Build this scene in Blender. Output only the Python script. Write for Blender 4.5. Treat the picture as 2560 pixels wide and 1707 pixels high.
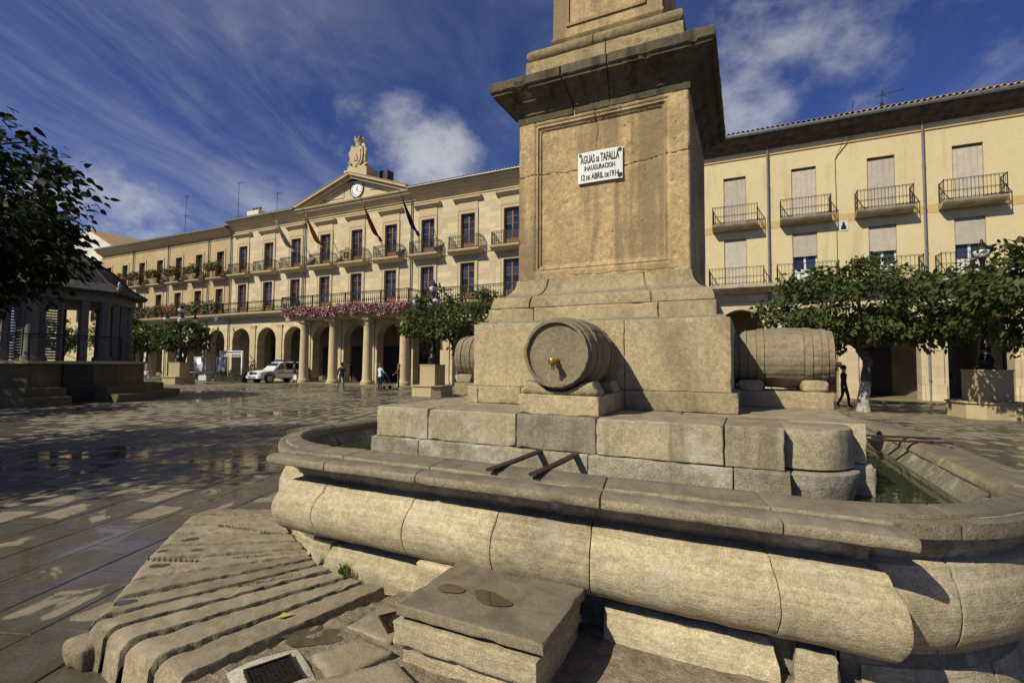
import bpy, bmesh, math, random
import numpy as np
from mathutils import Vector, Matrix, noise as mnoise
R = math.radians
rng = random.Random(7)
scene = bpy.context.scene
for _o in list(bpy.data.objects): bpy.data.objects.remove(_o)
COL = scene.collection
# ------------------------------------------------------------------ camera
EYE = 1.7
def _cam_axes(yaw, pitch, roll):
    cy, sy = math.cos(yaw), math.sin(yaw)
    fw = Vector((-sy*math.cos(pitch), cy*math.cos(pitch), math.sin(pitch)))
    r = Vector((cy, sy, 0)); u = r.cross(fw)
    c, s = math.cos(roll), math.sin(roll)
    return c*r + s*u, -s*r + c*u, fw
_r, _u, _f = _cam_axes(R(25.79), R(2.69), R(0.47))
cd = bpy.data.cameras.new('camera'); cam = bpy.data.objects.new('camera', cd); COL.objects.link(cam)
cd.sensor_width = 36; cd.lens = 36*1222.2/2560; cd.clip_start = 0.05; cd.clip_end = 4000
cam.matrix_world = Matrix(((_r.x, _u.x, -_f.x, 0), (_r.y, _u.y, -_f.y, 0), (_r.z, _u.z, -_f.z, EYE), (0, 0, 0, 1)))
scene.camera = cam
# ------------------------------------------------------------------ sun, sky, exposure
SUN = Vector((-0.55, -1.0, 1.0)).normalized()           # direction towards the sun
sd = bpy.data.lights.new('sun', 'SUN'); sun = bpy.data.objects.new('sun', sd); COL.objects.link(sun)
sd.energy = 5.0; sd.angle = R(0.53); sd.color = (1.0, 0.94, 0.76)
sun.rotation_euler = (-SUN).to_track_quat('-Z', 'Y').to_euler()
world = bpy.data.worlds.new('World'); scene.world = world; world.use_nodes = True
wn = world.node_tree.nodes; wl = world.node_tree.links
for n in list(wn): wn.remove(n)
def wnode(t, **k):
    n = wn.new(t)
    for a, b in k.items(): setattr(n, a, b)
    return n
def wmath(op, a, b=None, clamp=False):
    n = wnode('ShaderNodeMath', operation=op, use_clamp=clamp)
    for i, v in enumerate((a, b)):
        if v is None: continue
        if isinstance(v, (int, float)): n.inputs[i].default_value = v
        else: wl.new(v, n.inputs[i])
    return n.outputs[0]
sky = wnode('ShaderNodeTexSky', sky_type='NISHITA', sun_disc=False)
sky.sun_elevation = math.asin(SUN.z); sky.sun_rotation = math.atan2(SUN.x, SUN.y)
sky.altitude = 1500; sky.air_density = 1.0; sky.dust_density = 0.0; sky.ozone_density = 5.0
tc = wnode('ShaderNodeTexCoord')
sep = wnode('ShaderNodeSeparateXYZ'); wl.new(tc.outputs['Generated'], sep.inputs[0])
zc = wmath('MAXIMUM', wmath('ADD', sep.outputs[2], 0.06), 0.03)
cx_ = wmath('DIVIDE', sep.outputs[0], zc); cy_ = wmath('DIVIDE', sep.outputs[1], zc)
# cirrus: fibres lie along the direction (-0.42, 0.91) of the cloud sheet
ca, sa = 0.93, 0.36
al = wmath('ADD', wmath('MULTIPLY', cx_, -sa), wmath('MULTIPLY', cy_, ca))
ac = wmath('ADD', wmath('MULTIPLY', cx_, ca), wmath('MULTIPLY', cy_, sa))
def wnoise(x, y, z, scale, detail, rough, dist=0.0):
    c = wnode('ShaderNodeCombineXYZ')
    for i, v in enumerate((x, y, z)):
        if isinstance(v, (int, float)): c.inputs[i].default_value = v
        else: wl.new(v, c.inputs[i])
    n = wnode('ShaderNodeTexNoise'); wl.new(c.outputs[0], n.inputs['Vector'])
    n.inputs['Scale'].default_value = scale; n.inputs['Detail'].default_value = detail
    n.inputs['Roughness'].default_value = rough; n.inputs['Distortion'].default_value = dist
    return n.outputs[0]
def wramp(v, a, b):
    n = wnode('ShaderNodeMapRange', interpolation_type='SMOOTHSTEP'); wl.new(v, n.inputs[0])
    n.inputs[1].default_value = a; n.inputs[2].default_value = b
    return n.outputs[0]
mass = wnoise(wmath('MULTIPLY', al, 0.16), wmath('MULTIPLY', ac, 0.34), 5.3, 1.1, 3, 0.55, 0.4)
fib = wnoise(wmath('MULTIPLY', al, 0.24), wmath('ADD', wmath('MULTIPLY', ac, 0.62), wmath('MULTIPLY', mass, 1.3)), 3.1, 1.8, 7, 0.66, 0.5)
cir = wmath('MULTIPLY', wramp(fib, 0.40, 0.80), wramp(mass, 0.40, 0.66))
cir = wmath('MULTIPLY', cir, 0.80)
vs_ = wnode('ShaderNodeVectorMath', operation='MULTIPLY'); wl.new(tc.outputs['Generated'], vs_.inputs[0]); vs_.inputs[1].default_value = (1, 1, 1.5)
cn = wnode('ShaderNodeTexNoise'); wl.new(vs_.outputs[0], cn.inputs['Vector']); cn.inputs['Scale'].default_value = 7.5; cn.inputs['Detail'].default_value = 6; cn.inputs['Roughness'].default_value = 0.62
def px_dir(x, y):
    v = (x-1280)/1222.2*_r - (y-853.5)/1222.2*_u + _f
    v.normalize(); return v
cum = None
for (px, py, c0, k) in ((1090, 410, 0.9930, 0.66), (1000, 345, 0.9950, 0.50), (900, 340, 0.996, 0.35), (300, 600, 0.9860, 0.60), (150, 640, 0.985, 0.6), (1870, 280, 0.9935, 0.52), (1960, 60, 0.987, 0.45), (2350, 120, 0.965, 0.28)):
    n = wnode('ShaderNodeVectorMath', operation='DOT_PRODUCT'); wl.new(tc.outputs['Generated'], n.inputs[0]); n.inputs[1].default_value = px_dir(px, py)
    p = wmath('MULTIPLY', wramp(n.outputs['Value'], c0, 1-(1-c0)*0.10), k)
    cum = p if cum is None else wmath('MAXIMUM', cum, p)
cum = wmath('MULTIPLY', wramp(wmath('ADD', cn.outputs[0], wmath('MULTIPLY', cum, 0.50)), 0.56, 1.02), wmath('POWER', cum, 0.5))
tot = wmath('MAXIMUM', cir, cum, True)
tint = wnode('ShaderNodeMix', data_type='RGBA', blend_type='MULTIPLY'); tint.inputs[0].default_value = 1.0; wl.new(sky.outputs[0], tint.inputs[6]); tint.inputs[7].default_value = (0.88, 0.93, 1.52, 1)
mixc = wnode('ShaderNodeMix', data_type='RGBA'); wl.new(tot, mixc.inputs[0]); wl.new(tint.outputs[2], mixc.inputs[6])
mixc.inputs[7].default_value = (12.0, 12.2, 12.6, 1)
world.cycles.sampling_method = 'MANUAL'; world.cycles.sample_map_resolution = 256
bg = wnode('ShaderNodeBackground'); wl.new(mixc.outputs[2], bg.inputs[0]); bg.inputs[1].default_value = 0.05
wo = wnode('ShaderNodeOutputWorld'); wl.new(bg.outputs[0], wo.inputs[0])
scene.view_settings.view_transform = 'Standard'; scene.view_settings.look = 'None'
scene.view_settings.exposure = 0.0; scene.view_settings.gamma = 1.0; scene.view_settings.use_curve_mapping = False
scene.render.engine = "CYCLES"
scene.cycles.use_adaptive_sampling = True; scene.cycles.adaptive_threshold = 0.02; scene.cycles.max_bounces = 5; scene.cycles.diffuse_bounces = 1; scene.cycles.glossy_bounces = 2; scene.cycles.transmission_bounces = 3; scene.cycles.transparent_max_bounces = 6
# ------------------------------------------------------------------ helpers
def put(o, parent=None):
    COL.objects.link(o)
    if parent is not None: o.parent = parent
    return o
def tag(o, label=None, cat=None, group=None, kind=None):
    if label: o['label'] = label
    if cat: o['category'] = cat
    if group: o['group'] = group
    if kind: o['kind'] = kind
    return o
def empty(name, loc=(0, 0, 0), rz=0, label=None, cat=None, group=None, parent=None):
    o = bpy.data.objects.new(name, None); o.location = loc; o.rotation_euler = (0, 0, rz); o.empty_display_size = 0.2
    put(o, parent); return tag(o, label, cat, group)
def copy_tree(o, parent=None):
    c = o.copy(); COL.objects.link(c); c.parent = parent
    for ch in list(o.children): copy_tree(ch, c)
    return c
class MB:
    """collects faces; build() links them as one mesh object"""
    def __init__(s): s.v = []; s.f = []; s.m = []; s.cur = 0
    def add(s, vs, fs):
        b = len(s.v); s.v += [tuple(p) for p in vs]; s.f += [tuple(i+b for i in f) for f in fs]; s.m += [s.cur]*len(fs); return s
    def box(s, x0, x1, y0, y1, z0, z1):
        return s.add([(x0,y0,z0),(x1,y0,z0),(x1,y1,z0),(x0,y1,z0),(x0,y0,z1),(x1,y0,z1),(x1,y1,z1),(x0,y1,z1)],
                     [(0,3,2,1),(4,5,6,7),(0,1,5,4),(1,2,6,5),(2,3,7,6),(3,0,4,7)])
    def cbox(s, c, d): return s.box(c[0]-d[0]/2, c[0]+d[0]/2, c[1]-d[1]/2, c[1]+d[1]/2, c[2]-d[2]/2, c[2]+d[2]/2)
    def bar(s, a, b, w, h=None, up=(0, 0, 1)):
        a, b = Vector(a), Vector(b); h = h or w; d = (b-a).normalized(); u = Vector(up)
        if abs(d.dot(u)) > 0.97: u = Vector((1, 0, 0))
        x = d.cross(u).normalized()*w/2; y = x.cross(d).normalized()*h/2
        vs = [p+i*x+j*y for p in (a, b) for i, j in ((-1,-1),(1,-1),(1,1),(-1,1))]
        return s.add(vs, [(0,1,2,3),(7,6,5,4),(0,4,5,1),(1,5,6,2),(2,6,7,3),(3,7,4,0)])
    def tube(s, pts, rad, n=8, cap=True):
        pts = [Vector(p) for p in pts]; k = len(pts)
        rads = rad if isinstance(rad, (list, tuple)) else [rad]*k
        vs = []; prev = None
        for i, p in enumerate(pts):
            d = (pts[min(i+1, k-1)]-pts[max(i-1, 0)])
            d = d.normalized() if d.length > 1e-9 else Vector((0, 0, 1))
            if prev is None:
                u = Vector((0, 0, 1)) if abs(d.z) < 0.9 else Vector((1, 0, 0))
                x = d.cross(u).normalized()
            else:
                x = (prev - d*prev.dot(d)); x = x.normalized() if x.length > 1e-6 else d.orthogonal().normalized()
            prev = x; y = d.cross(x)
            for j in range(n):
                t = 2*math.pi*j/n; vs.append(p + (x*math.cos(t)+y*math.sin(t))*rads[i])
        fs = [(i*n+j, i*n+(j+1) % n, (i+1)*n+(j+1) % n, (i+1)*n+j) for i in range(k-1) for j in range(n)]
        if cap: fs += [tuple(reversed(range(n))), tuple((k-1)*n+j for j in range(n))]
        return s.add(vs, fs)
    def lathe(s, prof, c=(0, 0, 0), n=16, axis='z', a0=0.0, sy=1.0):
        vs = []
        for r_, h in prof:
            for j in range(n):
                t = 2*math.pi*j/n + a0; a, b = r_*math.cos(t), r_*math.sin(t)*sy
                p = (a, b, h) if axis == 'z' else ((a, h, b) if axis == 'y' else (h, a, b))
                vs.append((p[0]+c[0], p[1]+c[1], p[2]+c[2]))
        k = len(prof)
        fs = [(i*n+j, i*n+(j+1) % n, (i+1)*n+(j+1) % n, (i+1)*n+j) for i in range(k-1) for j in range(n)]
        if axis == 'y': fs = [tuple(reversed(f)) for f in fs]
        if prof[0][0] > 1e-6: fs.append(tuple(reversed(range(n))))
        if prof[-1][0] > 1e-6: fs.append(tuple((k-1)*n+j for j in range(n)))
        return s.add(vs, fs)
    def prism(s, poly, a, b, axis='y'):
        """extrude polygon (2-D) between a and b along axis: y -> poly is (x,z); x -> (y,z); z -> (x,y)"""
        def P(q, t): return (q[0], t, q[1]) if axis == 'y' else ((t, q[0], q[1]) if axis == 'x' else (q[0], q[1], t))
        n = len(poly); vs = [P(q, a) for q in poly]+[P(q, b) for q in poly]
        return s.add(vs, [tuple(range(n)), tuple(reversed(range(n, 2*n)))]+[(i, i+n, (i+1) % n+n, (i+1) % n) for i in range(n)])
    def quad(s, *p): return s.add(p, [tuple(range(len(p)))])
    def build(s, name, mat, parent=None, smooth=False, loc=None, angle=None):
        me = bpy.data.meshes.new(name); me.from_pydata(s.v, [], s.f)
        mats = mat if isinstance(mat, (list, tuple)) else [mat]
        for m in mats: me.materials.append(m)
        if len(mats) > 1: me.polygons.foreach_set('material_index', s.m)
        bm = bmesh.new(); bm.from_mesh(me); bmesh.ops.recalc_face_normals(bm, faces=bm.faces); bm.to_mesh(me); bm.free()
        if smooth:
            me.polygons.foreach_set('use_smooth', [True]*len(me.polygons))
            if angle: me.set_sharp_from_angle(angle=R(angle))
        o = bpy.data.objects.new(name, me)
        if loc is not None: o.location = loc
        return put(o, parent)
def link_mesh(name, me, parent=None):
    return put(bpy.data.objects.new(name, me), parent)
def np_mesh(name, verts, faces, mats, midx=None, smooth=False):
    me = bpy.data.meshes.new(name); me.from_pydata([tuple(v) for v in verts], [], [tuple(f) for f in faces])
    for m in (mats if isinstance(mats, (list, tuple)) else [mats]): me.materials.append(m)
    if midx is not None: me.polygons.foreach_set('material_index', list(midx))
    if smooth: me.polygons.foreach_set('use_smooth', [True]*len(me.polygons))
    return me
def fbm(p, f, o=3): return mnoise.fractal(Vector(p)*f, 1.0, 2.0, o)
# ------------------------------------------------------------------ materials
class G:
    """a small node-graph writer"""
    def __init__(s, name):
        s.mat = bpy.data.materials.new(name); s.mat.use_nodes = True
        s.n = s.mat.node_tree.nodes; s.l = s.mat.node_tree.links; s.n.clear()
        s.out = s.n.new('ShaderNodeOutputMaterial'); s.bsdf = s.n.new('ShaderNodeBsdfPrincipled')
        s.l.new(s.bsdf.outputs[0], s.out.inputs[0]); s._tc = None; s._obj = None
    def set(s, sock, v):
        if v is None: return
        if isinstance(v, bpy.types.NodeSocket): s.l.new(v, sock)
        elif isinstance(v, (tuple, list)) and len(v) == 3 and sock.type == 'RGBA': sock.default_value = (*v, 1)
        else: sock.default_value = v
    def tc(s, which='Object'):
        if s._tc is None: s._tc = s.n.new('ShaderNodeTexCoord')
        return s._tc.outputs[which]
    def vmul(s, v, k):
        n = s.n.new('ShaderNodeVectorMath'); n.operation = 'MULTIPLY'; s.set(n.inputs[0], v); n.inputs[1].default_value = k; return n.outputs[0]
    def noise(s, scale, detail=4, rough=0.55, vec=None, dist=0.0):
        n = s.n.new('ShaderNodeTexNoise'); s.set(n.inputs['Vector'], vec if vec is not None else s.tc())
        n.inputs['Scale'].default_value = scale; n.inputs['Detail'].default_value = detail; n.inputs['Roughness'].default_value = rough
        n.inputs['Distortion'].default_value = dist; return n.outputs[0]
    def vor(s, scale, vec=None, feature='F1', out='Distance', rand=1.0):
        n = s.n.new('ShaderNodeTexVoronoi'); n.feature = feature; s.set(n.inputs['Vector'], vec if vec is not None else s.tc())
        n.inputs['Scale'].default_value = scale; n.inputs['Randomness'].default_value = rand; return n.outputs[out]
    def ramp(s, v, a, b, c=0.0, d=1.0):
        n = s.n.new('ShaderNodeMapRange'); n.interpolation_type = 'SMOOTHSTEP'; s.set(n.inputs[0], v)
        for i, k in enumerate((a, b, c, d)): n.inputs[i+1].default_value = k
        return n.outputs[0]
    def math(s, op, a, b=None, clamp=False):
        n = s.n.new('ShaderNodeMath'); n.operation = op; n.use_clamp = clamp; s.set(n.inputs[0], a); s.set(n.inputs[1], b); return n.outputs[0]
    def mix(s, f, a, b, mode='MIX'):
        n = s.n.new('ShaderNodeMix'); n.data_type = 'RGBA'; n.blend_type = mode; s.set(n.inputs[0], f); s.set(n.inputs[6], a); s.set(n.inputs[7], b); return n.outputs[2]
    def mul(s, col, v):
        """colour times scalar"""
        n = s.n.new('ShaderNodeMix'); n.data_type = 'RGBA'; n.blend_type = 'MULTIPLY'; n.inputs[0].default_value = 1.0; s.set(n.inputs[6], col)
        c = s.n.new('ShaderNodeCombineColor')
        for i in range(3): s.l.new(v, c.inputs[i])
        s.l.new(c.outputs[0], n.inputs[7]); return n.outputs[2]
    def rand(s):
        if s._obj is None: s._obj = s.n.new('ShaderNodeObjectInfo')
        return s._obj.outputs['Random']
    def nz(s):
        g = s.n.new('ShaderNodeNewGeometry'); x = s.n.new('ShaderNodeSeparateXYZ'); s.l.new(g.outputs['Normal'], x.inputs[0]); return x.outputs[2]
    def pos(s):
        g = s.n.new('ShaderNodeNewGeometry'); return g.outputs['Position']
    def bump(s, h, strength, dist, prev=None):
        n = s.n.new('ShaderNodeBump'); n.inputs['Strength'].default_value = strength; n.inputs['Distance'].default_value = dist
        s.set(n.inputs['Height'], h); s.set(n.inputs['Normal'], prev); return n.outputs[0]
    def done(s, col, rough=0.85, normal=None, metal=0.0, spec=0.35, **kw):
        s.set(s.bsdf.inputs['Base Color'], col); s.set(s.bsdf.inputs['Roughness'], rough); s.set(s.bsdf.inputs['Normal'], normal)
        s.set(s.bsdf.inputs['Metallic'], metal); s.set(s.bsdf.inputs['Specular IOR Level'], spec)
        for k, v in kw.items(): s.set(s.bsdf.inputs[k.replace('_', ' ')], v)
        return s.mat
def m_plain(name, col, rough=0.6, metal=0.0, spec=0.4, var=0.12, nscale=6.0, bump=0.0, bscale=40):
    g = G(name); n = g.noise(nscale, 5); c = g.mul(col, g.ramp(n, 0.3, 0.7, 1-var, 1+var))
    nm = g.bump(g.noise(bscale, 4), bump, 0.01) if bump else None
    return g.done(c, rough, nm, metal, spec)
def m_stone(name, c1, c2, c3, top=None, streak=0.0, streak_col=(0.10, 0.08, 0.055), lichen=0.0, scale=1.0, rough=0.9, bump=1.0, white=0.0, pits=0.5, var=0.15, topwet=0.0, grain_dir=None, band=0.0):
    g = G(name); P = g.pos()
    a = g.noise(1.3*scale, 6, 0.66, P, 0.5); b = g.noise(6*scale, 6, 0.7, P, 0.6); f = g.noise(90*scale, 3, 0.6, P); m = g.noise(26*scale, 5, 0.7, P)
    c = g.mix(g.ramp(a, 0.36, 0.64), c1, c2); c = g.mix(g.ramp(b, 0.46, 0.74, 0, 0.62), c, c3)
    c = g.mul(c, g.ramp(m, 0.25, 0.75, 0.76, 1.20)); c = g.mul(c, g.ramp(f, 0.25, 0.75, 0.84, 1.14))
    if band:
        bn = g.ramp(g.noise(3.0, 4, 0.6, g.vmul(P, (0.8, 0.8, 9.0)), 0.6), 0.35, 0.65, 1-band, 1+band*0.6); c = g.mul(c, bn)
    c = g.mul(c, g.ramp(g.noise(170*scale, 2, 0.5, P), 0.3, 0.7, 0.82, 1.18))
    dk = g.ramp(g.noise(0.9*scale, 5, 0.7, g.vmul(P, (1.0, 1.0, 0.7)), 0.8), 0.44, 0.66, 1.05, 0.70); c = g.mul(c, dk)
    if white:
        w = g.ramp(g.noise(3.2*scale, 8, 0.72, P), 0.50, 0.68, 0, white); c = g.mix(w, c, (0.50, 0.46, 0.38))
    if streak:
        sv = g.vmul(P, (5.0, 5.0, 0.45)); st = g.ramp(g.noise(1.0*scale, 6, 0.6, sv, 0.3), 0.50, 0.64, 0, streak); c = g.mix(st, c, streak_col)
    if lichen:
        li = g.ramp(g.noise(9*scale, 8, 0.75, P), 0.52, 0.66, 0, lichen); c = g.mix(li, c, (0.055, 0.05, 0.03))
    if top is not None:
        t = g.ramp(g.nz(), 0.55, 0.9); t = g.math('MULTIPLY', t, g.ramp(g.noise(4*scale, 6, 0.6, P), 0.25, 0.5, 0.55, 1.0)); tc_ = g.mul(top, g.ramp(b, 0.3, 0.7, 0.75, 1.25)); c = g.mix(t, c, tc_)
    pit = g.ramp(g.vor(38*scale, P), 0.0, 0.22, 1, 0); pm = g.math('MULTIPLY', pit, g.ramp(g.noise(5*scale, 3, 0.5, P), 0.52, 0.62, 0, pits))
    c = g.mix(g.math('MULTIPLY', pm, 0.65), c, (0.06, 0.045, 0.03))
    c = g.mul(c, g.ramp(g.rand(), 0, 1, 1-var, 1+var))
    gr = m
    if grain_dir: gr = g.noise(30, 5, 0.7, g.vmul(P, grain_dir))
    h = g.math('ADD', g.math('MULTIPLY', gr, 0.6), g.math('MULTIPLY', f, 0.35)); h = g.math('SUBTRACT', h, g.math('MULTIPLY', pm, 0.7))
    nm = g.bump(h, 0.75*bump, 0.012/scale)
    rg = rough
    if topwet: rg = g.ramp(g.math('MULTIPLY', g.ramp(g.nz(), 0.3, 0.7), g.ramp(g.noise(2.2, 5, 0.6, P), 0.42, 0.6)), 0, 1, rough, rough-topwet)
    return g.done(c, rg, nm, 0, 0.3)
M = {}
M['ped'] = m_stone('sandstone_pedestal', (0.384, 0.303, 0.172), (0.346, 0.273, 0.160), (0.288, 0.234, 0.146), top=(0.240, 0.199, 0.139), streak=0.35, streak_col=(0.192, 0.144, 0.084))
M['shaft'] = m_stone('sandstone_shaft', (0.455, 0.325, 0.165), (0.375, 0.265, 0.135), (0.315, 0.225, 0.118), streak=0.72, streak_col=(0.165, 0.118, 0.066), pits=0.2, scale=0.62, bump=0.7)
M['cornice'] = m_stone('sandstone_cornice_blackened_shaded', (0.120, 0.098, 0.060), (0.080, 0.065, 0.041), (0.045, 0.037, 0.025), streak=0.8, streak_col=(0.028, 0.022, 0.015), lichen=0.8, top=(0.13, 0.118, 0.058))  # black crust and lichen; shade under the nose is also put into the colour
M['plat'] = m_stone('sandstone_platform', (0.374, 0.308, 0.188), (0.307, 0.254, 0.163), (0.230, 0.194, 0.133), top=(0.240, 0.194, 0.133), streak=0.55, streak_col=(0.125, 0.099, 0.064), white=0.6)
M['platlow'] = m_stone('sandstone_limescale', (0.315, 0.270, 0.195), (0.265, 0.225, 0.162), (0.165, 0.135, 0.095), white=0.75, bump=1.5, streak=0.4)
M['rim'] = m_stone('sandstone_rim', (0.270, 0.218, 0.140), (0.225, 0.183, 0.120), (0.175, 0.142, 0.096), top=(0.158, 0.130, 0.094), lichen=0.3, topwet=0.35)
M['bulge'] = m_stone('sandstone_bowl', (0.451, 0.372, 0.232), (0.403, 0.333, 0.207), (0.346, 0.284, 0.177), white=0.35, bump=0.9, var=0.08, band=0.16, grain_dir=(1.0, 1.0, 5.0))
M['barrel'] = m_stone('sandstone_barrel', (0.265, 0.208, 0.130), (0.225, 0.178, 0.113), (0.165, 0.132, 0.085), top=(0.185, 0.155, 0.110), streak=0.4, streak_col=(0.10, 0.078, 0.05))
M['apron'] = m_stone('sandstone_apron', (0.300, 0.240, 0.152), (0.258, 0.206, 0.134), (0.205, 0.165, 0.110), top=(0.232, 0.187, 0.128), lichen=0.35, pits=0.8)
M['platgrey'] = m_stone('sandstone_damp_grey', (0.275, 0.230, 0.158), (0.225, 0.188, 0.130), (0.165, 0.138, 0.097), top=(0.19, 0.158, 0.115), white=0.45, streak=0.5, streak_col=(0.13, 0.108, 0.075))
M['mortar'] = m_stone('mortar', (0.346, 0.308, 0.217), (0.269, 0.234, 0.163), (0.182, 0.154, 0.108), bump=2.0, white=0.3)
M['step'] = m_stone('sandstone_step', (0.30, 0.235, 0.150), (0.26, 0.205, 0.132), (0.215, 0.17, 0.112), top=(0.195, 0.155, 0.112))
M['iron'] = m_plain('wrought_iron', (0.018, 0.017, 0.018), 0.5, 0.6, 0.5)
M['rust'] = m_plain('rusted_iron', (0.045, 0.026, 0.02), 0.55, 0.5, 0.5, 0.4, 25, 0.3)
M['brass'] = m_plain('brass', (0.55, 0.36, 0.10), 0.28, 1.0, 0.5)
# ================================================================== fountain
S = 0.68; FX, FY = -1.914*S, 8.0*S            # fountain unit -> metres, centre of the fountain
def fp(x, y, z): return (FX+x*S, FY+y*S, EYE+z*S)
def ident(x, y, z): return (x, y, z)
def axis_pts(a, b, r, cell):
    r = min(r, (b-a)*0.3); n = max(1, int(round((b-a-2*r)/cell)))
    return [a, a+0.35*r] + [a+r+(b-a-2*r)*i/n for i in range(n+1)] + [b-0.35*r, b]
def rock_mesh(name, lo, hi, mat, r=0.025, amp=0.006, cell=0.07, chips=1.0, seed=0.0, T=fp, warp=None, rk=0.40):
    ax = [axis_pts(lo[i], hi[i], r, cell) for i in range(3)]; n = [len(a) for a in ax]
    idx = {}; vs = []; fs = []
    sv = Vector((seed*3.1, seed*1.7, seed*2.3)); rm = min(r, min(hi[i]-lo[i] for i in range(3))*0.3)
    def V(i, j, k):
        key = (i, j, k)
        if key in idx: return idx[key]
        p = Vector((ax[0][i], ax[1][j], ax[2][k])); q = p+sv
        rl = rm*(rk+chips*max(0.0, fbm(q, 4.5, 3)-0.18)*4.0)
        c = Vector([min(max(p[t], lo[t]+rl), hi[t]-rl) for t in range(3)]); d = p-c
        if d.length > 1e-9: d.normalize()
        p2 = c+d*rl + d*(fbm(q, 2.2, 2)*amp*0.4+fbm(q, 10, 3)*amp*0.6)
        if warp: p2 = warp(p2)
        idx[key] = len(vs); vs.append(T(*p2)); return idx[key]
    for (a, b, c) in ((0, 1, 2), (1, 2, 0), (2, 0, 1)):
        for side in (0, n[c]-1):
            for i in range(n[a]-1):
                for j in range(n[b]-1):
                    q = []
                    for (di, dj) in ((0, 0), (1, 0), (1, 1), (0, 1)):
                        t = [0, 0, 0]; t[a] = i+di; t[b] = j+dj; t[c] = side; q.append(V(*t))
                    fs.append(q if side else q[::-1])
    me = np_mesh(name, vs, fs, mat, smooth=True); me.set_sharp_from_angle(angle=R(32)); return me
def rock(name, lo, hi, mat, parent, **k): return link_mesh(name, rock_mesh(name, lo, hi, mat, **k), parent)
def sq_mould(name, prof, mat, parent, cell=0.08, amp=0.006, seams=(), T=fp, chip=None, capz=True):
    """square mitred moulding: prof is [(half width, z)], from bottom to top"""
    vs = []; fs = []; W0 = max(p[0] for p in prof)
    n = max(4, int(2*W0/cell)); ts = sorted(set([-1+2*i/n for i in range(n)] + [s_/W0+d for s_ in seams for d in (-0.012, 0, 0.012)]))
    N = len(ts)*4
    for w, z in prof:
        for side in range(4):
            for t in ts:
                a = t*w; g = 0.0
                for s_ in seams:
                    if abs(t-s_/W0) < 0.004 and side in (0, 2): g = 0.03
                x, y = (a, -w+g) if side == 0 else ((w, a) if side == 1 else ((-a, w) if side == 2 else (-w, -a)))
                p = Vector((x, y, z)); d = Vector((x if abs(x) > abs(y)*0.999 else 0, y if abs(y) > abs(x)*0.999 else 0, 0)); d = d.normalized() if d.length else d
                k = fbm(p, 2.5, 2)*amp*0.6+fbm(p, 11, 3)*amp*0.7
                if chip: k -= chip(p)
                p = p+d*k + Vector((0, 0, fbm(p+Vector((9, 3, 1)), 4, 3)*amp*0.5))
                vs.append(T(*p))
    k = len(prof)
    for i in range(k-1):
        for j in range(N): fs.append((i*N+j, i*N+(j+1) % N, (i+1)*N+(j+1) % N, (i+1)*N+j))
    fs.append(tuple(reversed(range(N)))); fs.append(tuple((k-1)*N+j for j in range(N)))
    me = np_mesh(name, vs, fs, mat, smooth=True); me.set_sharp_from_angle(angle=R(22)); return link_mesh(name, me, parent)
def mrock(name, lo, hi, mat, parent):                   # plain core in fountain units
    a, b = fp(*lo), fp(*hi); return MB().box(a[0], b[0], a[1], b[1], a[2], b[2]).build(name, mat, parent)
fountain = empty('fountain', fp(0, 0, -2.5), label='large tan sandstone fountain with square pillar and carved stone wine barrels', cat='fountain')
def fch(o):                                             # keep world-space mesh under the empty
    o.matrix_parent_inverse = Matrix.Translation(-fountain.location); return o
def under(o, root):
    o.matrix_parent_inverse = Matrix.Translation(-root.location); return o
# ---- basin: swept stones
PROF_OUT = [(0.00, -0.962), (0.05, -0.940), (0.18, -0.950), (0.30, -0.966), (0.322, -0.969), (0.327, -0.992), (0.34, -0.996), (0.39, -0.986), (0.45, -0.988), (0.50, -0.998), (0.524, -1.014), (0.53, -1.032), (0.53, -1.066), (0.522, -1.084), (0.495, -1.098), (0.44, -1.104)]
PROF_NECK = [(0.40, -1.102), (0.385, -1.120), (0.30, -1.135), (0.24, -1.16), (0.205, -1.21), (0.20, -1.27)]
BUL = [(0.20, -1.27), (0.28, -1.285), (0.33, -1.30), (0.345, -1.32)] + [(0.215+0.255*math.cos(R(a)), -1.585+0.275*math.sin(R(a))) for a in range(55, -76, -10)] + [(0.20, -1.87), (0.14, -1.895), (0.12, -1.93)]
INNER_R = [(-0.02, -1.12), (-0.045, -1.05), (-0.03, -0.995)]
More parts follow.
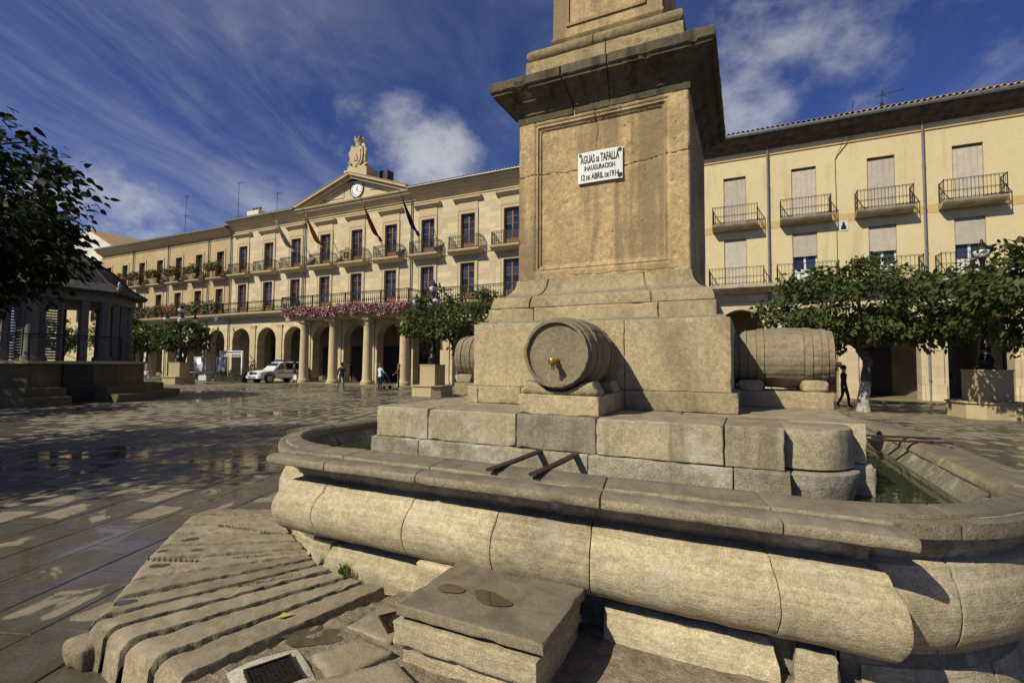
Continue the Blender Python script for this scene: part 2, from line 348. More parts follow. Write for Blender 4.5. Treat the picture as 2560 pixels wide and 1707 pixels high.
def sweep(name, s0, s1, outer, inner, mat, parent, frame, step=0.055, amp=0.006, seed=0.0, end=0.018):
    """stone of a ring: closed profile outer+inner; frame(s, o, z) -> fountain xyz"""
    pr = outer + inner
    # finer profile
    P2 = []
    for i in range(len(pr)):
        a, b = pr[i], pr[(i+1) % len(pr)]; L = math.hypot(b[0]-a[0], b[1]-a[1]); n = max(1, int(L/0.06))
        for k in range(n): P2.append((a[0]+(b[0]-a[0])*k/n, a[1]+(b[1]-a[1])*k/n))
    cx = sum(p[0] for p in P2)/len(P2); cz = sum(p[1] for p in P2)/len(P2)
    L = abs(s1-s0); n = max(3, int(L/step)); sg = 1 if s1 > s0 else -1
    end = 0.010 if L > 1 else 0.005
    ss = [s0, s0+sg*end*0.35, s0+sg*end] + [s0+sg*end+(s1-s0-2*sg*end)*i/n for i in range(1, n)] + [s1-sg*end, s1-sg*end*0.35, s1]
    vs = []; fs = []; K = len(P2)
    for i, s_ in enumerate(ss):
        sh = 0.008 if i in (0, len(ss)-1) else (0.002 if i in (1, len(ss)-2) else 0.0)
        for (o, z) in P2:
            dx, dz = o-cx, z-cz; l = math.hypot(dx, dz) or 1
            w = Vector(frame(s_, o, z)); q = w+Vector((seed, seed*1.7, 0))
            k = fbm(q, 1.8, 2)*amp*1.6+fbm(q, 8, 3)*amp - sh*(0.6+max(0, fbm(q, 5, 2))*2.5) - max(0, fbm(q+Vector((4, 4, 4)), 3.2, 3)-0.55)*0.05
            vs.append(fp(*frame(s_, o+dx/l*k, z+dz/l*k)))
    for i in range(len(ss)-1):
        for j in range(K): fs.append((i*K+j, (i+1)*K+j, (i+1)*K+(j+1) % K, i*K+(j+1) % K))
    fs.append(tuple(range(K))); fs.append(tuple(reversed([(len(ss)-1)*K+j for j in range(K)])))
    me = bpy.data.meshes.new(name); me.from_pydata(vs, [], fs); me.materials.append(mat)
    bm = bmesh.new(); bm.from_mesh(me); bmesh.ops.recalc_face_normals(bm, faces=bm.faces); bm.to_mesh(me); bm.free()
    me.polygons.foreach_set('use_smooth', [True]*len(me.polygons)); me.set_sharp_from_angle(angle=R(33))
    return link_mesh(name, me, parent)
def rot4(k, x, y):
    for _ in range(k): x, y = -y, x
    return x, y
def fr_straight(k):
    def f(s_, o, z):
        e = 2.82-(0.42 if z > -1.1 else 0.62)*max(0.0, 0.53-o)              # mitred ends
        x = s_*e/2.82; y = -(3.8+o)
        x, y = rot4(k, x, y); return (x, y, z)
    return f
def fr_lobe(k):
    def f(s_, o, z):
        r_ = 1.5+o*0.57 if o > 0 else 1.5+o
        x = 2.3+r_*math.cos(s_); y = -2.3+r_*math.sin(s_)
        x, y = rot4(k, x, y); return (x, y, z)
    return f
# core of mortar that the stones sit on (also the wall of the trough)
core_prof_s = [(0.02, -0.99), (0.36, -0.99), (0.30, -1.2), (0.18, -1.3), (0.28, -1.45), (0.28, -1.7), (0.09, -1.9), (0.09, -2.3), (-0.30, -2.3), (-0.30, -1.6), (-0.22, -1.35), (-0.06, -1.12)]
def core_mesh():
    mb = MB()
    for k in range(4):
        for fr, a, b, n in ((fr_straight(k), -2.70, 2.70, 8), (fr_lobe(k), R(-84), R(-6), 16)):
            vs = []; K = len(core_prof_s)
            for i in range(n+1):
                s_ = a+(b-a)*i/n
                for (o, z) in core_prof_s: vs.append(fp(*fr(s_, o, z)))
            fs = [(i*K+j, (i+1)*K+j, (i+1)*K+(j+1) % K, i*K+(j+1) % K) for i in range(n) for j in range(K)]
            fs += [tuple(range(K)), tuple(reversed([n*K+j for j in range(K)]))]
            mb.add(vs, fs)
    return mb
M['trough'] = m_stone('trough_wet_stone', (0.192, 0.164, 0.119), (0.144, 0.124, 0.089), (0.096, 0.085, 0.059), white=0.75, rough=0.6, bump=1.2, streak=0.5, streak_col=(0.288, 0.268, 0.207))
basin = fch(core_mesh().build('basin', M['trough'], fountain))
RJ = {0: [-2.82, -1.96, -0.84, 0.89, 2.11, 2.82], 1: [-2.82, -1.3, 0.2, 1.6, 2.82], 2: [-2.82, 0.0, 2.82], 3: [-2.82, -1.5, 0.1, 1.4, 2.82]}
BJ = {0: [-2.82, -2.22, -1.03, -0.08, 0.80, 2.12, 2.82], 1: [-2.82, -1.0, 0.6, 2.82], 2: [-2.82, 0.3, 2.82], 3: [-2.82, -1.2, 0.4, 1.7, 2.82]}
gp = 0.006
for k in range(4):
    st = 0.05 if k == 0 else 0.12
    for a, b in zip(RJ[k], RJ[k][1:]):
        sweep('rim_stone', a+gp, b-gp, PROF_OUT+PROF_NECK[:3], [(0.30, -1.10), (0.05, -1.12)]+INNER_R, M['rim'], basin, fr_straight(k), st, seed=1.0)
    for a, b in zip(BJ[k], BJ[k][1:]):
        sweep('bowl_stone', a+gp*0.7, b-gp*0.7, PROF_NECK[2:]+BUL[1:], [(0.05, -1.90), (0.04, -1.14)], M['bulge'], basin, fr_straight(k), st, seed=2.0)
    st = 0.06 if k in (0, 1, 3) else 0.12
    lj = [-90+3, -62, -24, -3] if k == 0 else [-87, -45, -3]
    for a, b in zip(lj, lj[1:]):
        lp = [(min(o, 0.50) if z > -1.1 else o*0.94, z) for o, z in PROF_OUT+PROF_NECK[:3]]
        sweep('rim_stone', R(a+0.25), R(b-0.25), lp, [(0.30, -1.10), (0.05, -1.12)]+INNER_R, M['rim'], basin, fr_lobe(k), st/1.7, seed=1.0, end=0.01)
        sweep('bowl_stone', R(a+0.25), R(b-0.25), PROF_NECK[2:]+BUL[1:], [(0.05, -1.90), (0.04, -1.14)], M['bulge'], basin, fr_lobe(k), st/1.7, seed=2.0, end=0.01)
# plinth under the bowl
PL = [(0.10, -1.93), (0.17, -1.935), (0.215, -1.955), (0.225, -1.99), (0.25, -2.02), (0.285, -2.06), (0.30, -2.10), (0.31, -2.20), (0.30, -2.30)]
for k in range(4):
    for a, b in (((-2.30, -0.90), (0.90, 2.20)) if k == 0 else ((-2.3, 0), (0, 2.3))):
        sweep('plinth_stone', a*1.0, b*1.0, PL, [(0.05, -2.30), (0.05, -1.93)], M['bulge'], basin, fr_straight(k), 0.06 if k == 0 else 0.2, amp=0.011, seed=a+31+k)
    for a, b in ((-80, -45), (-45, -10)):
        sweep('plinth_stone', R(a+0.3), R(b-0.3), [(o*0.62, min(z-0.10, -2.03)) for o, z in PL], [(-0.1, -2.30), (-0.1, -2.03)], M['bulge'], basin, fr_lobe(k), 0.05, amp=0.008, seed=a*.1+41+k, end=0.01)
rock('plinth_stone', (2.17, -4.14, -2.3), (2.42, -3.9, -1.90), M['bulge'], basin, r=0.04, amp=0.02, seed=3)
rock('plinth_stone', (-2.42, -4.04, -2.3), (-2.14, -3.85, -1.90), M['bulge'], basin, r=0.05, amp=0.012, seed=4)
rock('plinth_stone', (-0.92, -4.20, -2.3), (-0.40, -3.9, -1.84), M['bulge'], basin, r=0.10, amp=0.02, seed=5)
# ---- water in the trough
g = G('trough_water'); w_n = g.bump(g.noise(9, 3, 0.5, g.pos()), 0.06, 0.02)
M['water'] = g.done((0.030, 0.035, 0.018), 0.03, w_n, 0, 0.5)
wp_ = []
for q in range(4):
    for a in range(-90, 1, 10):
        x, y = rot4(q, 2.3+1.36*math.cos(R(a)), -2.3+1.36*math.sin(R(a))); wp_.append(fp(x, y, -1.22))
wat = MB().quad(*wp_).build('water', M['water']); tag(wat, kind='structure')
# ---- platform
plat = fch(mrock('platform', (-2.42, -2.90, -2.0), (2.15, 2.90, -0.60), M['mortar'], fountain))
xs = [-2.475, -1.664, -0.46, 0.469, 1.702, 2.20]
for i in range(5):
    top = -0.555 if i < 4 else -0.55
    rock('platform_stone', (xs[i]+0.006, -2.97 - (0.012 if i == 3 else 0), -0.930), (xs[i+1]-0.006, -2.0, top), M['platgrey'] if i == 2 else M['plat'], plat, r=0.020, amp=0.010, seed=i+1.3, cell=0.06)
xl = [-2.52, -1.75, 0.40, 1.78, 2.245]
for i in range(4):
    rock('platform_stone', (xl[i]+0.004, -3.04, -1.75), (xl[i+1]-0.004, -2.1, -0.938), M['platlow'], plat, r=0.022, amp=0.016, seed=i+21.0, cell=0.055)
# paving of the platform top, sides and back
for i, (x0, x1, y0, y1) in enumerate(((-2.475, -1.2, -1.98, 0.0), (-1.19, 1.2, -1.98, -1.2), (1.21, 2.93, -1.98, -0.6), (1.21, 2.95, -0.59, 2.2), (-2.95, -1.2, 0.01, 2.2), (-1.19, 1.2, 1.2, 2.97), (-2.3, -1.2, 2.21, 2.95), (1.21, 2.3, 2.21, 2.95))):
    rock('platform_stone', (x0, y0, -0.930), (x1-0.006, y1-0.006, -0.556), M['plat'], plat, r=0.03, amp=0.006, seed=i+50.0, cell=0.12)
rock('platform_stone', (2.28, -2.24, -0.930), (2.93, -1.985, -0.548), M['plat'], plat, r=0.016, amp=0.009, seed=61, cell=0.06)
rock('platform_stone', (2.25, -2.28, -1.75), (3.00, 2.2, -0.938), M['platlow'], plat, r=0.035, amp=0.012, seed=62, cell=0.10)
rock('platform_stone', (-3.00, -2.2, -1.75), (-2.3, 2.2, -0.938), M['platlow'], plat, r=0.035, amp=0.012, seed=63, cell=0.12)
def round_pier(cx, cy, prof, mat, seed):
    vs = []; n = 40; pr = []
    for (r_, z) in prof: pr.append((r_, z))
    for r_, z in pr:
        for j in range(n):
            t = 2*math.pi*j/n; p = Vector((cx+r_*math.cos(t), cy+r_*math.sin(t), z)); k = fbm(p+Vector((seed, 0, 0)), 6, 3)*0.012
            vs.append(fp(cx+(r_+k)*math.cos(t), cy+(r_+k)*math.sin(t), z+k*0.5))
    K = len(pr); fs = [(i*n+j, i*n+(j+1) % n, (i+1)*n+(j+1) % n, (i+1)*n+j) for i in range(K-1) for j in range(n)] + [tuple(reversed(range(n))), tuple((K-1)*n+j for j in range(n))]
    me = np_mesh('round_pier', vs, fs, mat, smooth=True); me.set_sharp_from_angle(angle=R(45)); return link_mesh('round_pier', me, plat)
for sx, sy in ((1, -1), (1, 1), (-1, 1)):
    round_pier(2.34*sx, 2.38*sy, [(0.40, -0.94)] + [(0.455, -0.92+0.06*i) for i in range(6)] + [(0.445, -0.575), (0.41, -0.556)], M['plat'], sx+sy)
    round_pier(2.34*sx, 2.38*sy, [(0.44, -1.75), (0.44, -1.5), (0.445, -1.35), (0.46, -1.22), (0.485, -1.1), (0.505, -1.0), (0.50, -0.965), (0.46, -0.945)], M['platlow'], sx+sy+9)
# ---- pedestal
ped = fch(mrock('pedestal', (-1.68, -1.68, -0.56), (1.68, 1.68, 0.62), M['mortar'], fountain))
for i, (x0, x1) in enumerate(((-1.80, -1.63), (-1.62, -0.95), (-0.94, 0.50), (0.51, 1.805))):
    rock('base_stone', (x0, -1.80, -0.553), (x1, -1.0, -0.315), M['ped'], ped, r=0.018, amp=0.010, seed=i+70.0, cell=0.055)
for i, (x0, y0, x1, y1) in enumerate(((1.01, -0.99, 1.80, 1.80), (-1.80, -0.99, -1.0, 1.80), (-0.99, 1.0, 1.0, 1.80))):
    rock('base_stone', (x0, y0, -0.553), (x1, y1, -0.315), M['ped'], ped, r=0.016, amp=0.009, seed=i+76.0, cell=0.14)
rock('pedestal_stone', (-1.735, -1.735, -0.312), (0.482, -0.9, 0.585), M['ped'], ped, r=0.016, amp=0.009, seed=80, cell=0.06)
rock('pedestal_stone', (0.490, -1.738, -0.312), (1.735, -0.9, 0.582), M['ped'], ped, r=0.016, amp=0.010, seed=81, cell=0.06)
rock('pedestal_stone', (0.6, -0.895, -0.312), (1.735, 1.735, 0.582), M['ped'], ped, r=0.016, amp=0.009, seed=82, cell=0.14)
rock('pedestal_stone', (-1.735, -0.895, -0.312), (0.59, 1.735, 0.582), M['ped'], ped, r=0.016, amp=0.009, seed=83, cell=0.14)
cx_j = [-1.585, -0.845, 0.885, 1.582]
for i in range(3):
    rock('pedestal_stone', (cx_j[i]+0.004, -1.582, 0.592), (cx_j[i+1]-0.004, -0.8, 0.815), M['ped'], ped, r=0.022, amp=0.008, seed=85+i, cell=0.055)
rock('pedestal_stone', (-1.58, -0.795, 0.592), (1.58, 1.58, 0.815), M['ped'], ped, r=0.022, amp=0.006, seed=89, cell=0.14)
fl = [(1.545, 0.818), (1.555, 0.83), (1.548, 0.88), (1.525, 0.955), (1.51, 0.985), (1.47, 0.995), (1.43, 1.005), (1.385, 1.03), (1.34, 1.07), (1.30, 1.125), (1.275, 1.185), (1.262, 1.25), (1.258, 1.272)]
sq_mould('flared_course', fl, M['ped'], ped, cell=0.06, amp=0.007, seams=(-0.93, 0.80))
# ---- pillar shaft: four panelled faces as height fields
ZB, ZT = 1.276, 3.92
def wob(t, k): return 0.012*math.sin(t*7+k)+0.008*math.sin(t*19+2*k)
def shaft_depth(x, z):
    """distance of the face behind the plane of the frame"""
    d = 0.0
    e = min(x+0.985, 0.985-x, z-1.385, 3.66-z)           # >0 inside the panel edge
    for (a, b, c) in ((0.0, 0.012, 0.022), (0.030, 0.042, -0.010), (0.050, 0.062, 0.030), (0.085, 0.097, 0.026)):
        if e > a: d += c*min(1.0, (e-a)/(b-a))
    for zz, x0, x1, kk in ((2.88, -1.3, -0.28, 1.0), (2.83, 0.10, 1.3, 2.0)):
        if x0 < x < x1:
            q = abs(z-zz-wob(x, kk)-0.04*x*(1 if kk > 1 else 0)); d += 0.022*max(0, 1-q/0.010)
    if z > 3.0: q = abs(x+0.03-wob(z, 3)); d += 0.022*max(0, 1-q/0.009)
    if z < 1.33 and -0.4 < x < 1.1: q = abs(z-1.30-wob(x, 5)*0.7); d += 0.014*max(0, 1-q/0.014)
    n_ = fbm((x, z, 0.3), 5, 4); d += max(0, n_-0.60)*0.045
    d += fbm((x, z, 4.3), 2, 3)*0.006+fbm((x, z, 7.7), 14, 3)*0.003
    for hx, hz in ((1.08, 3.28), (1.07, 3.05), (0.66, 2.72), (0.38, 3.40), (0.43, 3.44), (0.62, 2.0), (0.2, 1.9), (-1.12, 2.95)):
        q = math.hypot(x-hx, z-hz); d += 0.03*max(0, 1-q/0.018)
    return d
def shaft_mesh():
    vs = []; fs = []
    for side in range(4):
        c = 0.0125 if side == 0 else (0.04 if side in (1, 3) else 0.10)
        zs = list(np.arange(ZB, ZT, c))+[ZT]; us = list(np.arange(-1.25, 1.25, c))+[1.25]; b = len(vs); K = len(us)
        for z in zs:
            for u in us:
                ed = 1.25-abs(u); rr = 0.018*(1+max(0, fbm((u, z, side), 4, 3))*1.6); back = 0.0
                if ed < rr: back = rr-math.sqrt(max(0, rr*rr-(rr-ed)**2))
                d = shaft_depth(u, z)+back if side in (0,) else shaft_depth(u, z)*0.9+back
                x, y = u, -(1.25-d)
                x, y = rot4(side, x, y); vs.append(fp(x, y, z))
        for i in range(len(zs)-1):
            for j in range(K-1): fs.append((b+i*K+j, b+i*K+j+1, b+(i+1)*K+j+1, b+(i+1)*K+j))
    me = np_mesh('pillar', vs, fs, M['shaft'], smooth=True); me.set_sharp_from_angle(angle=R(60)); return me
pillar = fch(link_mesh('pillar', shaft_mesh(), fountain))
# ---- cornice, torus, upper block
def chipf(p):
    if p.z < 4.05 or p.z > 4.40: return 0.0
    return max(0, fbm(p+Vector((2, 5, 0)), 3.4, 4)-0.42)*0.16
co = [(1.24, 3.70), (1.262, 3.705), (1.268, 3.80), (1.29, 3.815), (1.292, 3.84), (1.31, 3.87), (1.345, 3.915), (1.39, 3.95), (1.415, 3.96), (1.42, 3.985), (1.44, 4.00), (1.47, 4.04), (1.505, 4.075), (1.515, 4.08), (1.56, 4.083), (1.565, 4.11), (1.585, 4.125), (1.597, 4.14), (1.598, 4.20), (1.597, 4.255), (1.585, 4.275), (1.50, 4.31), (1.35, 4.37), (1.235, 4.42), (1.18, 4.44)]
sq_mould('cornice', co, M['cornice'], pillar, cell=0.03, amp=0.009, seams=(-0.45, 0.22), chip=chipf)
M['cornice2'] = m_stone('sandstone_crown', (0.326, 0.243, 0.128), (0.259, 0.199, 0.108), (0.182, 0.144, 0.084), lichen=0.55, streak=0.4, top=(0.221, 0.189, 0.079))
sq_mould('crown_course', [(1.15, 4.40), (1.175, 4.42), (1.18, 4.60), (1.172, 4.725), (1.15, 4.735)], M['cornice2'], pillar, cell=0.07, amp=0.008, seams=(0.1,))
tor = [(1.05, 4.735)] + [(1.055+0.115*math.cos(R(a)), 4.845+0.108*math.sin(R(a))) for a in range(-80, 91, 17)] + [(0.95, 4.955)]
sq_mould('torus_course', tor, M['cornice2'], pillar, cell=0.07, amp=0.008, seams=(-0.1,))
ub = [(0.76, 4.95), (0.77, 5.06), (0.80, 5.09), (0.865, 5.17), (0.872, 5.185), (0.872, 5.215), (0.850, 5.225), (0.848, 5.50), (0.84, 6.2), (0.83, 7.0), (0.80, 7.02), (0.78, 7.2), (0.60, 7.6), (0.1, 8.6)]
upb = sq_mould('upper_block', ub, M['shaft'], pillar, cell=0.10, amp=0.006)
mb = MB(); xa = fp(-0.62, -0.856, 5.36); xb = fp(0.62, -0.856, 6.6)
for (x0, x1, z0, z1) in ((xa[0], xa[0]+0.03, xa[2], xb[2]), (xb[0]-0.03, xb[0], xa[2], xb[2]), (xa[0]+0.03, xb[0]-0.03, xa[2], xa[2]+0.03)): mb.box(x0, x1, xa[1]-0.012, xa[1]+0.05, z0, z1)
mb.build('panel_moulding', M['shaft'], pillar)
# ---- enamel plaque
g = G('white_enamel'); P = g.pos(); e_n = g.noise(14, 5, 0.6, P)
c = g.mix(g.ramp(e_n, 0.58, 0.72, 0, 0.35), (0.72, 0.71, 0.67), (0.40, 0.33, 0.24)); M['enamel'] = g.done(c, 0.25, None, 0, 0.5)
M['black'] = m_plain('black_enamel', (0.012, 0.012, 0.012), 0.35)
PX0, PX1, PZ0, PZ1 = -0.307, 0.352, 2.648, 3.10
yq = -1.25+0.064
vs = []; fs = []; nx = 14; nz_ = 10
for s_, yy in ((0, yq-0.035), (1, yq-0.015)):
    for j in range(nz_+1):
        for i in range(nx+1):
            u, v = i/nx, j/nz_; bow = 0.014*(1-(2*u-1)**2)*(0.6+0.4*v)
            vs.append(fp(PX0+(PX1-PX0)*u, yy-bow, PZ0+(PZ1-PZ0)*v))
K = nx+1; B2 = K*(nz_+1)
for j in range(nz_):
    for i in range(nx):
        q = (j*K+i, j*K+i+1, (j+1)*K+i+1, (j+1)*K+i); fs.append(q); fs.append(tuple(B2+t for t in reversed(q)))
ring = [i for i in range(K)]+[j*K+nx for j in range(1, nz_+1)]+[nz_*K+i for i in range(nx-1, -1, -1)]+[j*K for j in range(nz_-1, 0, -1)]
for a, b in zip(ring, ring[1:]+ring[:1]): fs.append((b, a, a+B2, b+B2))
plaque = link_mesh('plaque', np_mesh('plaque', vs, fs, M['enamel'], smooth=True), pillar); plaque.data.set_sharp_from_angle(angle=R(40))
plaque['label'] = 'white enamel plaque with black capital lettering and chipped corners'
def text_mesh(txt, size, bold=0.0):
    cu = bpy.data.curves.new('lettering', 'FONT'); cu.body = txt; cu.size = size; cu.offset = bold; cu.extrude = 0.002; cu.align_x = 'LEFT'; cu.resolution_u = 3
    o = bpy.data.objects.new('tmp', cu); COL.objects.link(o); bpy.context.view_layer.update()
    me = bpy.data.meshes.new_from_object(o.evaluated_get(bpy.context.evaluated_depsgraph_get())); bpy.data.objects.remove(o); bpy.data.curves.remove(cu); return me
def plaque_line(words, zc, x0, x1, h):
    """words: list of (text, relative height); fills x0..x1 in fountain units"""
    parts = []; tot = 0.0
    for t, k in words:
        me = text_mesh(t, 1.0*k, 0.022*k); co_ = np.array([v.co[:] for v in me.vertices]); co_[:, 0] -= co_[:, 0].min(); w = co_[:, 0].max(); parts.append((me, co_, tot)); tot += w+0.28
    tot -= 0.28; sx = (x1-x0)/tot; cap = 0.70
    for me, co_, off in parts:
        for v, c_ in zip(me.vertices, co_):
            x = x0+(c_[0]+off)*sx; u = (x-PX0)/(PX1-PX0); z = zc+(c_[1]/cap)*h; vv = (z-PZ0)/(PZ1-PZ0)
            bow = 0.014*(1-(2*u-1)**2)*(0.6+0.4*vv); v.co = fp(x, yq-0.037-bow-(c_[2]+0.002)*0.8, z)
        me.materials.clear(); me.materials.append(M['black']); put(bpy.data.objects.new('lettering', me), plaque)
plaque_line([('AGUAS', 1.0), ('DE', 0.62), ('TAFALLA', 1.0)], 2.935, -0.265, 0.305, 0.115)
plaque_line([('INAUGURACION', 1.0)], 2.825, -0.205, 0.245, 0.070)
plaque_line([('12', 1.0), ('DE', 0.72), ('ABRIL', 1.0), ('DE', 0.72), ('1914', 1.0)], 2.690, -0.255, 0.300, 0.085)
mb = MB()
for (x, z, r_) in ((PX0+0.04, PZ1-0.035, 0.026), (PX1-0.04, PZ1-0.04, 0.03), (PX1-0.035, PZ0+0.045, 0.034)):
    pts = []
    for j in range(9):
        t = 2*math.pi*j/9; rr = r_*(0.75+0.4*abs(math.sin(j*2.3+x*9))); pts.append((x+rr*math.cos(t), z+rr*math.sin(t)))
    mb = MB(); p3 = [fp(px_, yq-0.0405-0.014*(1-(2*(px_-PX0)/(PX1-PX0)-1)**2), pz_) for px_, pz_ in pts]; mb.quad(*p3).build('corner_chip', M['black'], plaque)

# ---- barrels
def barrel_mesh():
    """axis along +x in fountain units, u = distance from the fountain's centre"""
    n = 120; prof = []
    u0, u1, um = 1.66, 2.945, 2.36
    hoops = [1.80, 1.90, 2.02, 2.12, 2.60, 2.70, 2.80, 2.88]
    us = sorted(set([u0+(u1-u0)*i/34 for i in range(35)] + [h+d for h in hoops for d in (-0.008, 0, 0.008)]))
    def rad(u): q = (u-um)/0.60; return 0.427-0.056*q*q
    rows = []
    for u in us:
        r_ = rad(u)
        if 1.80 < u < 1.90 or 2.02 < u < 2.12 or 2.60 < u < 2.70 or 2.80 < u < 2.88: r_ += 0.011
        for h in hoops:
            if abs(u-h) < 0.001: r_ -= 0.010
        rows.append((u, r_, True))
    re = rad(u1); rows += [(u1, re-0.010, False), (u1, re-0.032, False), (u1-0.012, re-0.040, False), (u1-0.040, re-0.044, False), (u1-0.042, 0.25, False), (u1-0.042, 0.10, False), (u1-0.042, 0.001, False)]
    vs = []
    for u, r_, body in rows:
        for j in range(n):
            t = 2*math.pi*j/n; rr = r_
            if body and j % 6 == 0: rr -= 0.007
            p = Vector((u, rr*math.cos(t), rr*math.sin(t))); k = fbm(p, 5, 3)*0.008+fbm(p, 14, 2)*0.003
            if not body: k *= 0.4
            if r_ < 0.3: vs.append((u+k, rr*math.cos(t), rr*math.sin(t)))
            else: vs.append((u, (rr+k)*math.cos(t), (rr+k)*math.sin(t)))
    K = len(rows); fs = [(i*n+j, i*n+(j+1) % n, (i+1)*n+(j+1) % n, (i+1)*n+j) for i in range(K-1) for j in range(n)]
    fs.append(tuple((K-1)*n+j for j in range(n)))
    return vs, fs
bv, bf = barrel_mesh()
def tap_mesh(T):
    mb = MB(); u = 2.903
    mb.tube([T(u-0.02, 0, -0.085), T(u+0.10, 0, -0.088), T(u+0.115, 0, -0.09)], 0.026*S, 10)
    mb.tube([T(u, 0, -0.085), T(u+0.012, 0, -0.085)], 0.042*S, 12); mb.tube([T(u+0.05, 0, -0.087), T(u+0.065, 0, -0.087)], 0.034*S, 12)
    mb.tube([T(u+0.11, 0, -0.09), T(u+0.155, 0, -0.092), T(u+0.165, 0, -0.093)], [0.034*S, 0.036*S, 0.022*S], 12)
    mb.tube([T(u+0.085, 0, -0.088), T(u+0.105, 0, -0.14), T(u+0.108, 0, -0.185)], [0.024*S, 0.022*S, 0.019*S], 10)
    return mb
for k in (3, 0, 2, 1):                                # front (axis -y), right, left, back
    def Tb(u, v, w, k=k):
        x, y = rot4(k, u, v); return fp(x, y, 0.128+w)
    me = np_mesh('barrel', [Tb(*p) for p in bv], bf, M['barrel'], smooth=True); me.set_sharp_from_angle(angle=R(50))
    br = fch(link_mesh('barrel', me, fountain))
    tp = tap_mesh(Tb).build('tap', M['brass'], br, smooth=True, angle=40)
    def Ts(u, v, w, k=k):
        x, y = rot4(k, u, v); return fp(x, y, w)
    sup = rock('barrel_support', (1.74, -0.47, -0.556), (2.87 if k else 2.92, 0.47, -0.335), M['ped'], br, r=0.018, amp=0.010, seed=90+k, cell=0.06, T=Ts)
    for (u0, u1, hz) in ((2.55, 2.86, -0.23), (1.78, 2.10, -0.24)):
        def wp(p, hz=hz):
            v = p.y; zt = hz
            if abs(v) < 0.40:
                zt = min(hz+0.05, 0.128-math.sqrt(max(0.0, 0.43**2-v*v))+0.012)
            else: zt = min(hz, hz-(abs(v)-0.40)*0.9)
            f_ = (p.z+0.34)/0.20; return Vector((p.x, p.y, -0.34+f_*(max(zt, -0.325)+0.34)))
        rock('saddle', (u0, -0.455, -0.34), (u1, 0.455, -0.14), M['ped'], br, r=0.06, amp=0.014, seed=95+k+u0, cell=0.045, T=Ts, warp=wp, rk=1.0, chips=0.3)
# ---- iron bars across the trough, two before each tap
for k in range(4):
    for off in (-0.205, 0.205):
        def tb(x, y, z, k=k):
            x, y = rot4(k, x, y); return fp(x, y, z)
        mb = MB(); xo = off+0.06
        for (y0, y1, z0, z1) in ((-4.17, -3.70, -0.915, -0.925), (-3.70, -3.02, -0.925, -0.93)):
            pts = [(xo-0.035, y0, z0), (xo+0.035, y0, z0), (xo+0.035, y1, z1), (xo-0.035, y1, z1)]
            vs = [tb(*p) for p in pts]+[tb(p[0], p[1], p[2]-0.022) for p in pts]
            mb.add(vs, [(0, 1, 2, 3), (7, 6, 5, 4), (0, 4, 5, 1), (1, 5, 6, 2), (2, 6, 7, 3), (3, 7, 4, 0)])
        fch(mb.build('iron_bar', M['rust'], fountain))
# ================================================================== plaza
g = G('plaza_slab'); P = g.pos()
uvn = g.n.new('ShaderNodeUVMap'); uvn.uv_map = 'slab'; sx = g.n.new('ShaderNodeSeparateXYZ'); g.l.new(uvn.outputs[0], sx.inputs[0])
eu = g.math('ABSOLUTE', g.math('SUBTRACT', sx.outputs[0], 0.5)); ev = g.math('ABSOLUTE', g.math('SUBTRACT', sx.outputs[1], 0.5))
edge = g.ramp(g.math('MAXIMUM', eu, ev), 0.25, 0.5)
big = g.noise(0.30, 2, 0.5, P); mid = g.noise(1.9, 3, 0.55, P, 0.8); fine = g.noise(45, 2, 0.6, P)
wet = g.math('ADD', g.math('MULTIPLY', big, 0.9), g.math('MULTIPLY', mid, 0.75)); wet = g.math('ADD', wet, g.math('MULTIPLY', edge, 0.20)); wet = g.math('ADD', wet, g.math('MULTIPLY', g.rand(), 0.14))
wm = g.ramp(wet, 0.845, 0.925); deep = g.ramp(wet, 1.02, 1.14)
dry = g.mix(g.ramp(g.noise(5, 3, 0.6, P), 0.3, 0.7), (0.245, 0.205, 0.145), (0.19, 0.158, 0.112)); dry = g.mul(dry, g.ramp(fine, 0.2, 0.8, 0.8, 1.2))
wetc = g.mul(dry, g.ramp(wm, 0, 1, 1.0, 0.40))
rough = g.math('SUBTRACT', g.ramp(wm, 0, 1, 0.85, 0.36), g.math('MULTIPLY', deep, 0.28)); hb = g.math('MULTIPLY', g.noise(24, 3, 0.6, P), g.ramp(deep, 0, 1, 1.0, 0.03))
M['slab'] = g.done(wetc, rough, g.bump(hb, 0.35, 0.008), 0, 0.32)
g = G('paving_joint'); P = g.pos(); big = g.noise(0.30, 2, 0.5, P)
M['joint'] = g.done(g.mul((0.10, 0.082, 0.06), g.ramp(g.noise(20, 3, 0.6, P), 0.2, 0.8, 0.7, 1.3)), 0.6, None, 0, 0.4)
ground = MB().quad((-700, -120, -0.014), (700, -120, -0.014), (700, 900, -0.014), (-700, 900, -0.014)).build('plaza_ground', M['joint'])
tag(ground, kind='structure')
TH = R(20.5); DA = Vector((-math.sin(TH), math.cos(TH), 0)); DB = Vector((math.cos(TH), math.sin(TH), 0)); SL, SW = 0.92, 0.50
def slab_geo(c, l, w):
    a, b = DA*l/2, DB*w/2; a2, b2 = DA*(l/2-0.006), DB*(w/2-0.006); up = Vector((0, 0, 1))
    v = [c-a-b, c+a-b, c+a+b, c-a+b]; t = [c-a2-b2+up*0.004, c+a2-b2+up*0.004, c+a2+b2+up*0.004, c-a2+b2+up*0.004]; lo = [p-up*0.012 for p in v]
    return lo+v+t, [(8, 11, 10, 9), (4, 8, 9, 5), (5, 9, 10, 6), (6, 10, 11, 7), (7, 11, 8, 4), (0, 4, 5, 1), (1, 5, 6, 2), (2, 6, 7, 3), (3, 7, 4, 0)]
